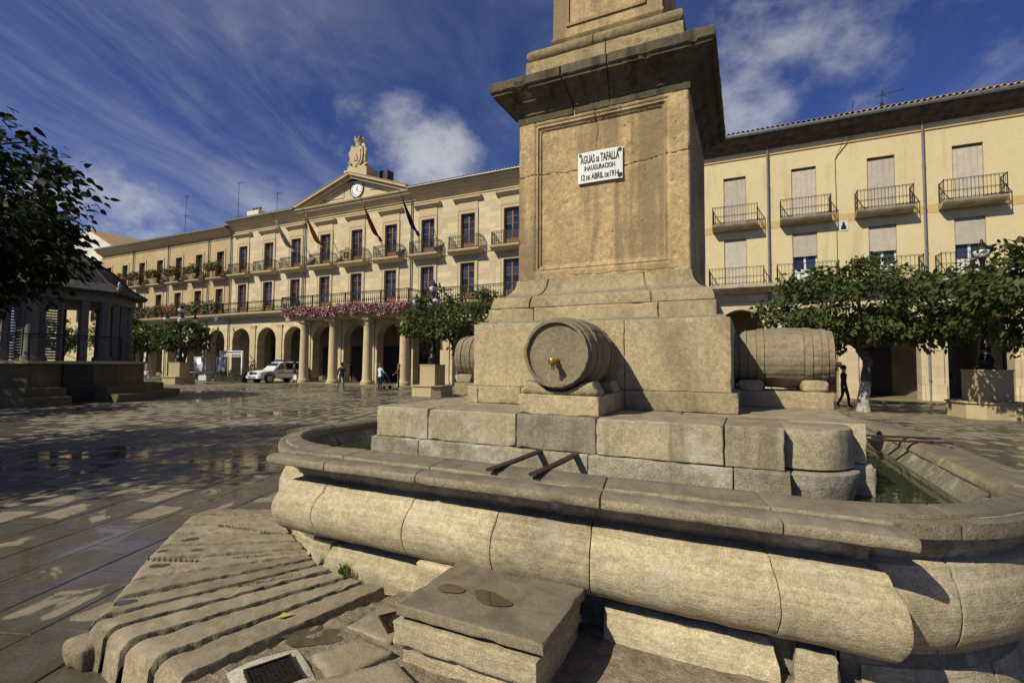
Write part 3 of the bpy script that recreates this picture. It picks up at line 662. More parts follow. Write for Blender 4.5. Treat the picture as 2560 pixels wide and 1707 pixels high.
def slab_mesh(name, items):
    vs = []; fs = []; uv = []
    for c, l, w in items:
        v, f = slab_geo(c, l, w); b = len(vs); vs += v; fs += [tuple(i+b for i in q) for q in f]
        loc = {0: (0, 0), 1: (1, 0), 2: (1, 1), 3: (0, 1)}
        for q in f: uv += [loc[i % 4] for i in q]
    me = np_mesh(name, vs, fs, M['slab']); l = me.uv_layers.new(name='slab'); l.data.foreach_set('uv', [x for q in uv for x in q])
    bm = bmesh.new(); bm.from_mesh(me); bmesh.ops.recalc_face_normals(bm, faces=bm.faces); bm.to_mesh(me); bm.free(); return me
cells = []
rs = random.Random(3)
for i in range(-60, 190):
    off = rs.random()*SL
    for j in range(-60, 90):
        c = DB*(i*SW-62) + DA*(j*SL+off-8) + Vector((0, 0, -0.003))
        d = c.dot(Vector((_f.x, _f.y, 0))); r_ = c.dot(Vector((_r.x, _r.y, 0)))
        if d < 1.0 or abs(r_) > 1.10*d+1.2 or c.y > 31.2 or d > 62: continue
        if abs(c.x-FX) < 2.2 and abs(c.y-FY) < 2.2: continue
        cells.append((d, c))
cells.sort(key=lambda t: t[0])
proto = slab_mesh('slab', [(Vector((0, 0, 0)), SL-0.010, SW-0.010)])
for d, c in cells[:300]:
    o = link_mesh('slab', proto, ground); o.location = c+Vector((0, 0, rs.uniform(-0.002, 0.002))); o.rotation_euler = (rs.uniform(-.002, .002), rs.uniform(-.002, .002), 0)
rest = link_mesh('slab', slab_mesh('slab_field', [(c+Vector((0, 0, rs.uniform(-0.002, 0.002))), SL-0.010, SW-0.010) for d, c in cells[300:]]), ground); tag(rest, kind='stuff')
# ================================================================== apron round the basin
g = G('apron_mortar'); P = g.pos(); n1 = g.noise(2.2, 6, 0.6, P); n2 = g.noise(16, 6, 0.7, P); n3 = g.noise(60, 3, 0.6, P)
c = g.mix(g.ramp(n1, 0.35, 0.65), (0.27, 0.215, 0.145), (0.20, 0.158, 0.108)); c = g.mul(c, g.ramp(n2, 0.25, 0.75, 0.6, 1.3)); c = g.mul(c, g.ramp(n3, 0.2, 0.8, 0.75, 1.2))
M['apronbed'] = g.done(c, 0.85, g.bump(g.math('ADD', n2, g.math('MULTIPLY', n3, 0.4)), 0.9, 0.02), 0, 0.3)
GZ = 0.245
M['soil'] = m_plain('soil_groove_shade', (0.035, 0.028, 0.02), 0.95, var=0.4, nscale=30, bump=0.8)  # soil bed; its dark tone also paints the shade in the stone grooves
OUT = [(-4.92, 3.20), (-4.90, 2.98), (-4.68, 2.75), (-4.52, 2.57), (-4.30, 2.35), (-4.08, 2.13), (-3.81, 1.90), (-3.57, 1.68), (-3.40, 1.50), (-3.20, 1.50), (-2.97, 1.47), (-2.66, 1.45), (-2.38, 1.42)]
INN = [(-4.10, 3.45), (-3.98, 3.28), (-3.74, 3.12), (-3.50, 2.98), (-3.29, 2.88), (-3.12, 2.80), (-2.98, 2.72), (-2.90, 2.68), (-2.78, 2.63), (-2.62, 2.60), (-2.44, 2.56), (-2.30, 2.56), (-2.10, 2.56)]
def grid_field(x0, x1, y0, y1, c, fz, mat, name, parent=None):
    nx, ny = max(2, int((x1-x0)/c)), max(2, int((y1-y0)/c)); vs = []; fs = []
    for j in range(ny+1):
        for i in range(nx+1):
            x, y = x0+(x1-x0)*i/nx, y0+(y1-y0)*j/ny; vs.append((x, y, fz(x, y)))
    K = nx+1
    for j in range(ny):
        for i in range(nx): fs.append((j*K+i, j*K+i+1, (j+1)*K+i+1, (j+1)*K+i))
    return link_mesh(name, np_mesh(name, vs, fs, mat, smooth=True), parent)
# bed: outline polygon, raised
poly = [(p[0]+0.07*(1 if i < 9 else 0.3), p[1]+0.05) for i, p in enumerate(OUT)] + [(-2.2, 0.9), (2.6, 0.9), (2.6, 2.7), (1.0, 4.4), (-2.6, 4.8), (-4.0, 4.0)]
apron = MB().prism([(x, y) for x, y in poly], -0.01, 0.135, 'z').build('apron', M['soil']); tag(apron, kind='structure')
def bed_z(x, y):
    s_ = (x+2.36)-(y-1.42)*0.245; return GZ-0.018+fbm((x, y, 1), 2.2, 4)*0.016+fbm((x, y, 5), 11, 3)*0.007-(0.12 if s_ < 0 else 0.0)
rough_bed = grid_field(-2.55, 2.62, 0.88, 2.75, 0.022, bed_z, M['apronbed'], 'mortar_bed', apron)
def loaf(i, o0, o1, i0, i1, h=0.05, seed=0.0, zo=0.232, zi=0.262):
    o0, o1, i0, i1 = (Vector((*p, 0)) for p in (o0, o1, i0, i1)); n, m = 70, 16; vs = []; fs = []
    for a in range(n+1):
        t = a/n
        p0 = o0.lerp(i0, t); p1 = o1.lerp(i1, t); w = (p1-p0); L = w.length; w.normalize()
        zt = zo+(zi-zo)*t+0.012*math.sin(seed*5.1); gw = (0.062+0.02*fbm(Vector((p0.x*3, p0.y*3, seed)), 2.0, 2))*L+0.011
        for b in range(m+1):
            s_ = b/m
            s2 = (1-math.cos(math.pi*s_))/2 if True else s_
            p = p0+w*(gw+(L-2*gw)*s2); q = Vector((p.x+seed, p.y, seed))
            e = abs(2*s2-1); dz = -0.018*(max(0.0, e-0.90)/0.10)**2
            z = zt+dz+fbm(q, 2.2, 3)*0.005+fbm(q, 18, 3)*0.004-max(0, fbm(q, 7, 3)-0.35)*0.03*(e > 0.75)
            if t < 0.12:
                k = (1-t/0.12); z -= 0.075*k**4
            if a == 0: z = 0.0 if i >= 8 else 0.0
            if a == 1: z = min(z, zt-0.06)
            if a == n or b in (0, m): z = min(z, zt-h)-0.03
            if a > 0 and b in (0, m): z -= 0.05
            wig = w*fbm(Vector((p.x*1.0+seed, p.y, 3)), 20, 3)*0.009*(1 if e > 0.8 else 0.1)
            vs.append(tuple(Vector((p.x, p.y, max(z, 0.0)))+wig))
    K = m+1
    for a in range(n):
        for b in range(m): fs.append((a*K+b, (a+1)*K+b, (a+1)*K+b+1, a*K+b+1))
    me = np_mesh('stone', vs, fs, M['apron'], smooth=True); me.set_sharp_from_angle(angle=R(35)); return link_mesh('stone', me, apron)
for i in range(12): loaf(i, OUT[i], OUT[i+1], INN[i], INN[i+1], seed=i*3.7, h=0.040)
# broken corner lump, flat stones in the bed
rock('stone', (-3.50, 1.44, -0.02), (-3.28, 1.60, 0.14), M['apron'], apron, r=0.075, amp=0.012, cell=0.03, seed=7, T=ident, rk=1.0, chips=0.25)
def flag(poly, z, seed):
    c = Vector((sum(p[0] for p in poly)/len(poly), sum(p[1] for p in poly)/len(poly), 0)); n = 10; vs = []; fs = []
    P_ = []
    for i in range(len(poly)):
        a, b = Vector((*poly[i], 0)), Vector((*poly[(i+1) % len(poly)], 0))
        for k in range(8): P_.append(a.lerp(b, k/8))
    K = len(P_)
    for r_, dz in ((1.0, -0.05), (0.995, -0.012), (0.95, -0.001), (0.75, 0), (0.5, 0), (0.25, 0)):
        for p in P_:
            q = c+(p-c)*r_; q += Vector((fbm(q+Vector((seed, 0, 0)), 4, 3), fbm(q+Vector((0, seed, 0)), 4, 3), 0))*0.014
            vs.append((q.x, q.y, z+dz+fbm((q.x+seed, q.y, 2), 4, 3)*0.006+fbm((q.x+seed, q.y, 2), 15, 2)*0.003))
    vs.append((c.x, c.y, z))
    for a in range(5):
        for b in range(K): fs.append((a*K+b, a*K+(b+1) % K, (a+1)*K+(b+1) % K, (a+1)*K+b))
    for b in range(K): fs.append((5*K+b, 5*K+(b+1) % K, 6*K))
    me = np_mesh('stone', vs, fs, M['apron'], smooth=True); link_mesh('stone', me, apron)
for k, (pl, z) in enumerate([([(-2.28, 1.30), (-1.98, 1.22), (-1.95, 1.46), (-2.20, 1.50)], 0.252), ([(-1.98, 1.83), (-1.72, 1.72), (-1.62, 2.02), (-1.85, 2.05)], 0.256),
                             ([(-1.85, 1.60), (-1.42, 1.42), (-1.25, 1.80), (-1.55, 1.96)], 0.270), ([(-1.88, 1.36), (-1.45, 1.20), (-1.44, 1.40), (-1.84, 1.56)], 0.262), ([(-1.40, 1.10), (-0.95, 1.05), (-0.92, 1.50), (-1.36, 1.66)], 0.262),
                             ([(-0.90, 1.30), (-0.50, 1.30), (-0.42, 1.70), (-0.85, 1.72)], 0.258), ([(-0.45, 1.10), (0.2, 1.05), (0.25, 1.60), (-0.38, 1.75)], 0.256), ([(-0.60, 1.85), (-0.15, 1.82), (-0.12, 2.25), (-0.55, 2.3)], 0.256), ([(-0.05, 1.75), (0.5, 1.7), (0.55, 2.3), (-0.02, 2.3)], 0.258),
                             ([(0.6, 1.2), (1.5, 1.2), (1.5, 2.2), (0.62, 2.2)], 0.256), ([(1.55, 1.3), (2.4, 1.4), (2.4, 2.5), (1.55, 2.5)], 0.260), ([(-2.02, 2.12), (-1.72, 2.10), (-1.70, 2.40), (-2.0, 2.42)], 0.250)]): flag(pl, z, k*2.1)
# ---- stone step before the basin
step = empty('stone_step', fp(0.15, -4.7, -2.15), label='worn stone step with two brown puddles in front of the fountain basin', cat='step')
under(rock('tread', (-0.43, -5.06, -1.835), (0.735, -4.20, -1.752), M['step'], step, r=0.022, amp=0.006, seed=100, cell=0.05), step)
under(rock('base', (-0.45, -5.075, -2.04), (0.69, -4.15, -1.875), M['bulge'], step, r=0.03, amp=0.006, seed=101, cell=0.05), step)
under(rock('base', (-0.40, -5.02, -2.30), (0.66, -4.15, -2.045), M['bulge'], step, r=0.02, amp=0.010, seed=102, cell=0.06), step)
under(rock('base', (-0.38, -4.98, -1.90), (0.66, -4.2, -1.82), M['mortar'], step, r=0.02, amp=0.004, seed=103, cell=0.1), step)
# ---- puddles
g = G('puddle_water'); M['puddle'] = g.done((0.055, 0.036, 0.016), 0.04, g.bump(g.noise(30, 2, 0.5, g.pos()), 0.02, 0.01), 0, 0.5)
def puddle(cx, cy, z, rx, ry, rz, seed, label, T=ident, mat=None, irr=0.16):
    n = 44; pts = []
    for j in range(n):
        t = 2*math.pi*j/n; k = 1+irr*(math.sin(2*t+seed)*0.5+math.sin(3*t+seed*2.1)*0.4+(math.sin(7*t+seed*3)*0.12+math.sin(11*t+seed)*0.1 if irr > 0.4 else 0))
        a, b = rx*k*math.cos(t), ry*k*math.sin(t); pts.append((cx+a*math.cos(rz)-b*math.sin(rz), cy+a*math.sin(rz)+b*math.cos(rz)))
    up = [T(x, y, z) for x, y in pts]; o = MB().add(up+[T(cx, cy, z)], [(j, (j+1) % n, n) for j in range(n)]).build('puddle', mat or M['puddle'])
    return tag(o, label, 'puddle', 'small puddles near the fountain')
puddle(-0.19, -4.70, -1.741, 0.105, 0.075, 0.1, 1.0, 'small round brown puddle on the stone step', T=fp)
puddle(0.17, -4.70, -1.741, 0.17, 0.085, -0.1, 3.4, 'larger pear shaped brown puddle on the stone step', T=fp, irr=0.3)
g = G('wet_film'); P = g.pos(); M['wetfilm'] = g.done(g.mul((0.062, 0.048, 0.030), g.ramp(g.noise(14, 5, 0.6, P), 0.2, 0.8, 0.6, 1.5)), 0.12, g.bump(g.noise(40, 3, 0.6, P), 0.25, 0.01), 0, 0.5)
puddle(-2.08, 2.06, GZ-0.016, 0.26, 0.10, R(42), 6.1, 'long dark puddle on the apron between the ribbed stones and the cast iron cover', mat=M['wetfilm'], irr=0.45)
from mathutils.bvhtree import BVHTree
_v = []; _f = []
for o in apron.children:
    if o.name.startswith('stone'):
        b_ = len(_v); _v += [v.co.copy() for v in o.data.vertices]; _f += [tuple(i+b_ for i in p.vertices) for p in o.data.polygons]
_bvh = BVHTree.FromPolygons(_v, _f)
def drape(x, y):
    h = _bvh.ray_cast(Vector((x, y, 2)), Vector((0, 0, -1))); return (x, y, (h[0].z if h[0] is not None else 0.2)+0.0025)
for k, (x, y, rr, lb) in enumerate(((-3.43, 1.72, 0.060, 'nearest round puddle on the ribbed stones, by the broken corner'), (-3.83, 2.13, 0.062, 'round puddle near the outer edge of the ribbed stones'), (-4.10, 2.30, 0.045, 'small puddle at the outer edge of the ribbed stones'), (-4.16, 2.55, 0.065, 'farthest puddle on the ribbed stones'), (-3.86, 2.42, 0.042, 'small puddle in the middle of the ribbed stones'))):
    vs = [drape(x, y)]; fs = []; n_ = 28
    for q in range(1, 6):
        for j in range(n_):
            t = 2*math.pi*j/n_; kk = rr*q/5*(1+0.22*(math.sin(2*t+k*1.9)*0.5+math.sin(3*t+k)*0.4+math.sin(7*t+k)*0.15)); a, b = kk*math.cos(t), kk*0.62*math.sin(t); vs.append(drape(x+a*0.83-b*0.56, y+a*0.56+b*0.83))
    fs = [(0, 1+j, 1+(j+1) % n_) for j in range(n_)]+[(1+(q-1)*n_+j, 1+q*n_+j, 1+q*n_+(j+1) % n_, 1+(q-1)*n_+(j+1) % n_) for q in range(1, 5) for j in range(n_)]
    tag(link_mesh('puddle', np_mesh('puddle', vs, fs, M['wetfilm'], smooth=True)), lb, 'puddle', 'small puddles near the fountain')
# ---- cast iron covers
g = G('cast_iron_cover'); M['castiron'] = g.done(g.mul((0.040, 0.030, 0.022), g.ramp(g.noise(30, 4), 0.2, 0.8, 0.6, 1.5)), 0.45, g.bump(g.noise(90, 3), 0.4, 0.005), 0.6, 0.5)
def manhole(c, s_, rz, label):
    t = empty('drain_cover', c, rz, label, 'drain cover', 'cast iron covers in the apron')
    mb = MB()
    for (a, b, d, e) in ((-s_, s_, -s_, -s_+0.012), (-s_, s_, s_-0.012, s_), (-s_, -s_+0.012, -s_+0.012, s_-0.012), (s_-0.012, s_, -s_+0.012, s_-0.012)): mb.box(a, b, d, e, -0.05, 0.004)
    mb.build('frame', M['castiron'], t)
    mb = MB().box(-s_+0.014, s_-0.014, -s_+0.014, s_-0.014, -0.05, -0.004); n = 9; w = 2*(s_-0.018)/n
    for i in range(n):
        for j in range(n):
            x, y = -s_+0.018+(i+0.5)*w, -s_+0.018+(j+0.5)*w
            if (i, j) == (4, 4): continue
            mb.box(x-w*0.36, x+w*0.36, y-w*0.36, y+w*0.36, -0.004, 0.0005)
    mb.build('lid', M['castiron'], t); return t
manhole((-2.015, 1.635, GZ+0.012), 0.105, R(-26), 'square cast iron cover set in pale cement in front')
manhole((-1.79, 2.285, GZ+0.010), 0.10, R(-35), 'square cast iron cover half hidden beside the stone step')
M['cement'] = m_stone('pale_cement', (0.46, 0.42, 0.34), (0.40, 0.36, 0.29), (0.33, 0.30, 0.24), bump=1.2)
cm = grid_field(-0.19, 0.17, -0.16, 0.16, 0.02, lambda x, y: -0.012-max(0, abs(fbm((x, y, 3), 6, 3))*0.004)-0.25*max(0, math.hypot(x/1.2, y)-0.135), M['cement'], 'cement_patch', apron)
cm.location = (-2.02, 1.635, GZ+0.012); cm.rotation_euler = (0, 0, R(-26))
# ---- weeds in the joints
def blades(spots, mat, name, label):
    vs = []; fs = []; rr = random.Random(5)
    for (x, y, z, rad, n, h) in spots:
        for _ in range(n):
            a = rr.uniform(0, 6.28); d = rad*math.sqrt(rr.random()); px, py = x+d*math.cos(a), y+d*math.sin(a); l = h*rr.uniform(0.5, 1.2); b = rr.uniform(0, 6.28); w = rr.uniform(0.0015, 0.004); le = rr.uniform(0.15, 0.8)*l
            dx, dy = math.cos(b), math.sin(b); k = len(vs)
            vs += [(px-dy*w, py+dx*w, z), (px+dy*w, py-dx*w, z), (px+dx*le*0.4+dy*w*0.8, py+dy*le*0.4-dx*w*0.8, z+l*0.6), (px+dx*le*0.4-dy*w*0.8, py+dy*le*0.4+dx*w*0.8, z+l*0.6), (px+dx*le, py+dy*le, z+l)]
            fs += [(k, k+1, k+2, k+3), (k+3, k+2, k+4)]
    return tag(link_mesh(name, np_mesh(name, vs, fs, mat)), label, None, None, 'stuff')
g = G('grass_blade'); M['grass'] = g.done(g.mix(g.noise(8, 2, 0.5, g.pos()), (0.05, 0.10, 0.012), (0.13, 0.15, 0.03)), 0.6, None, 0, 0.3)
sp = [(-2.80, 2.68, 0.23, 0.035, 70, 0.07), (-2.55, 2.62, 0.23, 0.035, 90, 0.085), (-2.46, 2.58, 0.23, 0.05, 60, 0.05)]
for (a, b, n, d) in (((-4.25, 2.85), (-3.3, 2.96), 26, 0.012), ((-3.45, 2.45), (-3.05, 2.72), 18, 0.01), ((-3.0, 2.15), (-2.75, 2.45), 20, 0.012), ((-2.62, 2.30), (-2.35, 2.56), 14, 0.01), ((-3.55, 3.0), (-3.2, 2.86), 20, 0.03), ((-4.0, 2.15), (-3.6, 2.3), 10, 0.008)):
    for k in range(n):
        t = k/n; sp.append((a[0]+(b[0]-a[0])*t, a[1]+(b[1]-a[1])*t, 0.238, d*1.3, 9, 0.032))
blades(sp, M['grass'], 'grass', 'small green weeds growing in the joints of the ribbed stones')
# ================================================================== buildings
YW = 31.5
def m_wall(name, c1, c2, c3, brick=None, jointc=0.75, stain=0.3, bump=0.3, var=0.0):
    g = G(name); P = g.pos()
    a = g.noise(0.35, 4, 0.6, P); b = g.noise(2.0, 5, 0.65, P); f = g.noise(25, 3, 0.6, P)
    c = g.mix(g.ramp(a, 0.35, 0.65), c1, c2); c = g.mix(g.ramp(b, 0.48, 0.75, 0, 0.6), c, c3); c = g.mul(c, g.ramp(f, 0.2, 0.8, 0.9, 1.1))
    h = g.math('MULTIPLY', f, 0.5)
    if brick:
        sw = g.n.new('ShaderNodeSeparateXYZ'); g.l.new(P, sw.inputs[0]); cb = g.n.new('ShaderNodeCombineXYZ'); g.l.new(sw.outputs[0], cb.inputs[0]); g.l.new(sw.outputs[2], cb.inputs[1])
        bt = g.n.new('ShaderNodeTexBrick'); g.l.new(cb.outputs[0], bt.inputs['Vector']); bt.inputs['Scale'].default_value = 1.0
        bt.inputs['Brick Width'].default_value = brick[0]; bt.inputs['Row Height'].default_value = brick[1]; bt.inputs['Mortar Size'].default_value = 0.012; bt.inputs['Bias'].default_value = 0.0
        bt.inputs['Color1'].default_value = (0.80, 0.80, 0.80, 1); bt.inputs['Color2'].default_value = (1.12, 1.12, 1.12, 1); bt.inputs['Mortar'].default_value = (jointc, jointc, jointc*0.97, 1)
        c = g.mix(0.85, c, bt.outputs[0], 'MULTIPLY'); h = g.math('SUBTRACT', h, g.math('MULTIPLY', bt.outputs['Fac'], 0.8))
    if stain:
        st = g.ramp(g.noise(1.0, 4, 0.6, g.vmul(P, (1.4, 1.4, 0.22))), 0.52, 0.72, 0, stain); c = g.mix(st, c, (0.30, 0.22, 0.12))
    return g.done(c, 0.9, g.bump(h, bump, 0.02), 0, 0.25)
M['ashlar'] = m_wall('town_hall_ashlar', (0.58, 0.475, 0.305), (0.54, 0.44, 0.278), (0.48, 0.388, 0.248), brick=(0.95, 0.42), stain=0.22)
M['trim'] = m_wall('dressed_stone', (0.53, 0.42, 0.25), (0.48, 0.38, 0.225), (0.41, 0.325, 0.195), stain=0.25)
M['brickwall'] = m_wall('left_wing_brick', (0.50, 0.365, 0.195), (0.44, 0.315, 0.17), (0.52, 0.43, 0.28), brick=(0.26, 0.075), jointc=0.9, stain=0.4)
M['yellow'] = m_wall('yellow_render', (0.60, 0.495, 0.288), (0.57, 0.465, 0.265), (0.53, 0.43, 0.248), stain=0.30, bump=0.15)
M['band'] = m_wall('ochre_band', (0.52, 0.375, 0.155), (0.48, 0.345, 0.145), (0.44, 0.32, 0.14), stain=0.3)
M['eave'] = m_plain('weathered_eave', (0.085, 0.066, 0.045), 0.9, var=0.4, nscale=3)
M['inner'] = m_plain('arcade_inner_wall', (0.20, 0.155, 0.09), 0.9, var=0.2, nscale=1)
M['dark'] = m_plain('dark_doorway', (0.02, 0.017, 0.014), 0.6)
M['zinc'] = m_plain('zinc_pipe', (0.17, 0.19, 0.20), 0.45, 0.6, 0.5, 0.2)
M['pvc'] = m_plain('grey_violet_pipe', (0.20, 0.185, 0.20), 0.5, 0.1, 0.4, 0.15)
M['wood'] = m_plain('brown_window_wood', (0.20, 0.085, 0.032), 0.5, 0, 0.4, 0.25, 10)
M['whitewood'] = m_plain('white_window_wood', (0.62, 0.60, 0.55), 0.5)
M['curtain'] = m_plain('white_curtain', (0.62, 0.61, 0.58), 0.9)
g = G('window_glass'); M['glass'] = g.done(g.mul((0.018, 0.024, 0.034), g.ramp(g.rand(), 0, 1, 0.5, 2.2)), 0.04, g.bump(g.noise(1.3, 2, 0.5), 0.05, 0.05), 0, 0.6)
g = G('blind_slats'); sp_ = g.n.new('ShaderNodeSeparateXYZ'); g.l.new(g.tc(), sp_.inputs[0]); zz_ = g.math('FRACT', g.math('MULTIPLY', sp_.outputs[2], 18.0))
c = g.mul((0.50, 0.43, 0.34), g.ramp(g.noise(3, 4), 0.2, 0.8, 0.85, 1.12)); c = g.mul(c, g.ramp(zz_, 0.0, 0.25, 0.72, 1.0)); c = g.mul(c, g.ramp(g.rand(), 0, 1, 0.88, 1.1)); M['blind'] = g.done(c, 0.8, g.bump(g.ramp(zz_, 0, 0.5), 0.25, 0.02), 0, 0.25)
g = G('clay_tile'); M['tile'] = g.done(g.mix(g.noise(2.0, 4, 0.6, g.pos()), (0.34, 0.19, 0.10), (0.42, 0.30, 0.17)), 0.9, g.bump(g.noise(30, 3, 0.6, g.pos()), 0.4, 0.02), 0, 0.2)
M['whitewash'] = m_plain('whitewash', (0.62, 0.58, 0.50), 0.9, nscale=1)
def wall_open(mb, x0, x1, z0, z1, y, ops, depth=0.35, back=None):
    xs = sorted(set([x0, x1]+[v for o in ops for v in o[:2]])); zs = sorted(set([z0, z1]+[v for o in ops for v in o[2:]]))
    for a, b in zip(xs, xs[1:]):
        for c, d in zip(zs, zs[1:]):
            mx, mz = (a+b)/2, (c+d)/2
            if any(o[0] < mx < o[1] and o[2] < mz < o[3] for o in ops): continue
            mb.quad((a, y, c), (b, y, c), (b, y, d), (a, y, d))
    for (a, b, c, d) in ops:
        mb.quad((a, y, c), (a, y, d), (a, y+depth, d), (a, y+depth, c)); mb.quad((b, y, c), (b, y+depth, c), (b, y+depth, d), (b, y, d))
        mb.quad((a, y, d), (b, y, d), (b, y+depth, d), (a, y+depth, d)); mb.quad((a, y, c), (a, y+depth, c), (b, y+depth, c), (b, y, c))
def arcade(mb, x0, x1, z1, y, bays, depth=0.75, z0=0.0):
    """bays: (centre, radius, springing)"""
    xs = x0
    def face(yy):
        xs = x0
        for (c, r_, s_) in bays:
            mb.quad((xs, yy, z0), (c-r_, yy, z0), (c-r_, yy, z1), (xs, yy, z1)); xs = c+r_; n = 20
            pts = [(c-r_*math.cos(math.pi*k/n), s_+r_*math.sin(math.pi*k/n)) for k in range(n+1)]
            for p, q in zip(pts, pts[1:]): mb.quad((p[0], yy, p[1]), (q[0], yy, q[1]), (q[0], yy, z1), (p[0], yy, z1))
        mb.quad((xs, yy, z0), (x1, yy, z0), (x1, yy, z1), (xs, yy, z1))
    face(y); face(y+depth)
    for (c, r_, s_) in bays:
        n = 20; pts = [(c-r_, z0)]+[(c-r_*math.cos(math.pi*k/n), s_+r_*math.sin(math.pi*k/n)) for k in range(n+1)]+[(c+r_, z0)]
        for p, q in zip(pts, pts[1:]): mb.quad((p[0], y, p[1]), (p[0], y+depth, p[1]), (q[0], y+depth, q[1]), (q[0], y, q[1]))
def mould_x(mb, prof, x0, x1, y):
    """moulding along x: prof [(projection, z)], closed against the wall"""
    pr = [(0.0, prof[0][1])]+list(prof)+[(0.0, prof[-1][1])]; pr = [(y-a, z) for a, z in pr]; mb.prism(pr, x0, x1, 'x')
def french_window(name, w, h, rows, panel, mat, pane_mat, parent, loc, proto={}):
    key = (w, h, rows, panel, mat.name)
    if key not in proto:
        mb = MB(); t = 0.07; d = 0.06
        mb.box(-w/2, -w/2+t, 0, d, 0, h); mb.box(w/2-t, w/2, 0, d, 0, h); mb.box(-w/2+t, w/2-t, 0, d, h-t, h); mb.box(-w/2+t, w/2-t, 0, d, 0, panel if panel > t else t)
        mb.box(-0.055, 0.055, -0.012, d, panel if panel > t else t, h-t)
        z0 = max(panel, t); ph = (h-t-z0)/rows
        for i in range(1, rows):
            z = z0+ph*i
            for (a, b) in ((-w/2+t, -0.055), (0.055, w/2-t)): mb.box(a, b, 0.006, d-0.006, z-0.018, z+0.018)
        fo = mb.build('frame', mat); fm = fo.data; bpy.data.objects.remove(fo)
        pw = w/2-t-0.055; po = MB().box(-pw/2, pw/2, -0.006, 0.006, 0.02, ph-0.02).build('pane', pane_mat); pm = po.data; bpy.data.objects.remove(po)
        proto[key] = (fm, pm, z0, ph, pw)
    fm, pm, z0, ph, pw = proto[key]
    win = link_mesh(name, fm, parent); win.location = loc
    for i in range(rows):
        for sx in (-1, 1):
            p = link_mesh('pane', pm, win); p.location = (sx*(0.055+pw/2), 0.035, z0+ph*i); p.rotation_euler = (rng.uniform(-.012, .012), 0, rng.uniform(-.012, .012))
    return win
def rail_mesh(path, h, gap, bar=0.018, ornate=False, belly=0.0):
    mb = MB(); pts = [Vector((*p, 0)) for p in path]
    for a, b in zip(pts, pts[1:]):
        for z in (h, 0.06) + ((h*0.80,) if ornate else ()): mb.bar(a+Vector((0, 0, z)), b+Vector((0, 0, z)), 0.035 if z == h else 0.022, 0.022)
        L = (b-a).length; n = max(2, int(L/gap)); d = (b-a)/n; dn = d.normalized()
        for i in range(n+1):
            p = a+d*i; mb.bar(p+Vector((0, 0, 0.0)), p+Vector((0, 0, h)), bar)
        if ornate:
            for i in range(n):
                c = a+d*(i+0.5)
                for zc, rr in ((h*0.30, gap*0.42), (h*0.55, gap*0.42), (h*0.90, gap*0.30)):
                    q = [c+dn*rr*math.cos(t*math.pi/3)+Vector((0, 0, zc+rr*1.25*math.sin(t*math.pi/3))) for t in range(7)]
                    for u, v in zip(q, q[1:]): mb.bar(u, v, 0.014)
    return mb
def simple_rail(path, h, gap):
    """yellow building: bars with a row of little arches below mid height"""
    mb = MB(); pts = [Vector((*p, 0)) for p in path]
    for a, b in zip(pts, pts[1:]):
        for z in (h, h*0.46, 0.05): mb.bar(a+Vector((0, 0, z)), b+Vector((0, 0, z)), 0.03 if z == h else 0.02, 0.02)
        L = (b-a).length; n = max(2, int(L/gap)); d = (b-a)/n; dn = d.normalized()
        for i in range(n+1): mb.bar(a+d*i, a+d*i+Vector((0, 0, h)), 0.016)
        for i in range(n):
            c = a+d*(i+0.5); rr = d.length/2
            for zb, sg in ((h-0.04-rr, 1), (h*0.46-0.03-rr, 1), (0.07+rr, -1)):
                q = [c+dn*rr*math.cos(t*math.pi/4)+Vector((0, 0, zb+sg*rr*math.sin(t*math.pi/4))) for t in range(5)]
                for u, v in zip(q, q[1:]): mb.bar(u, v, 0.012)
        for s_ in (0.0, 1.0):
            p = a.lerp(b, s_); mb.bar(p, p+Vector((0, 0, h+0.05)), 0.03)
    return mb
def down_pipe(parent, x, z0, z1, mat, y=YW-0.13, r_=0.055):
    mb = MB(); mb.tube([(x, y, z0), (x, y, z1-0.25), (x, y-0.10, z1)], r_, 8)
    for k in range(int((z1-z0)/2.2)): mb.tube([(x, y, z0+1+k*2.2), (x, y, z0+1.06+k*2.2)], r_*1.35, 8)
    o = mb.build('downpipe', mat, parent, smooth=True, angle=40); return o
def roof_sheet(mb, x0, x1, y0, z0, y1, z1, per=0.26, amp=0.055):
    n = int((x1-x0)/per*6); vs = []; fs = []
    for j, (y, z) in enumerate(((y0, z0), (y1, z1))):
        for i in range(n+1):
            x = x0+(x1-x0)*i/n; vs.append((x, y, z+amp*math.cos(2*math.pi*x/per)))
    for i in range(n): fs.append((i, i+1, n+1+i+1, n+1+i))
    mb.add(vs, fs)
# ------------------------------------------------------------------ town hall
TX0, TX1 = -46.45, -13.35
hall = empty('town_hall', (-30.0, YW, 0), label='long pale stone town hall with clock pediment, flags and arcade', cat='town hall')
def hp(o): return under(o, hall)
BAYS = [-44.72+3.675*i for i in range(9)]
ops = [(b-0.62, b+0.62, 10.27, 13.12) for b in BAYS]+[(b-0.62, b+0.62, 6.42, 9.35) for b in BAYS]
mb = MB(); wall_open(mb, TX0, TX1, 6.2, 15.45, YW, ops, 0.34); mb.box(TX0, TX1, YW+3.0, YW+3.1, 6.2, 15.4); mb.box(TX0-0.002, TX0+0.2, YW+0.01, YW+9, 0, 15.4); mb.box(TX1-0.2, TX1, YW+0.01, YW+9, 0, 15.4)
hwall = hp(mb.build('wall', M['ashlar'], hall))
AB = [(b+0.02, 1.29, 3.72) for b in BAYS]
mb = MB(); arcade(mb, TX0, TX1, 6.2, YW+0.002, AB, 0.8); hp(mb.build('arcade_wall', M['ashlar'], hall))
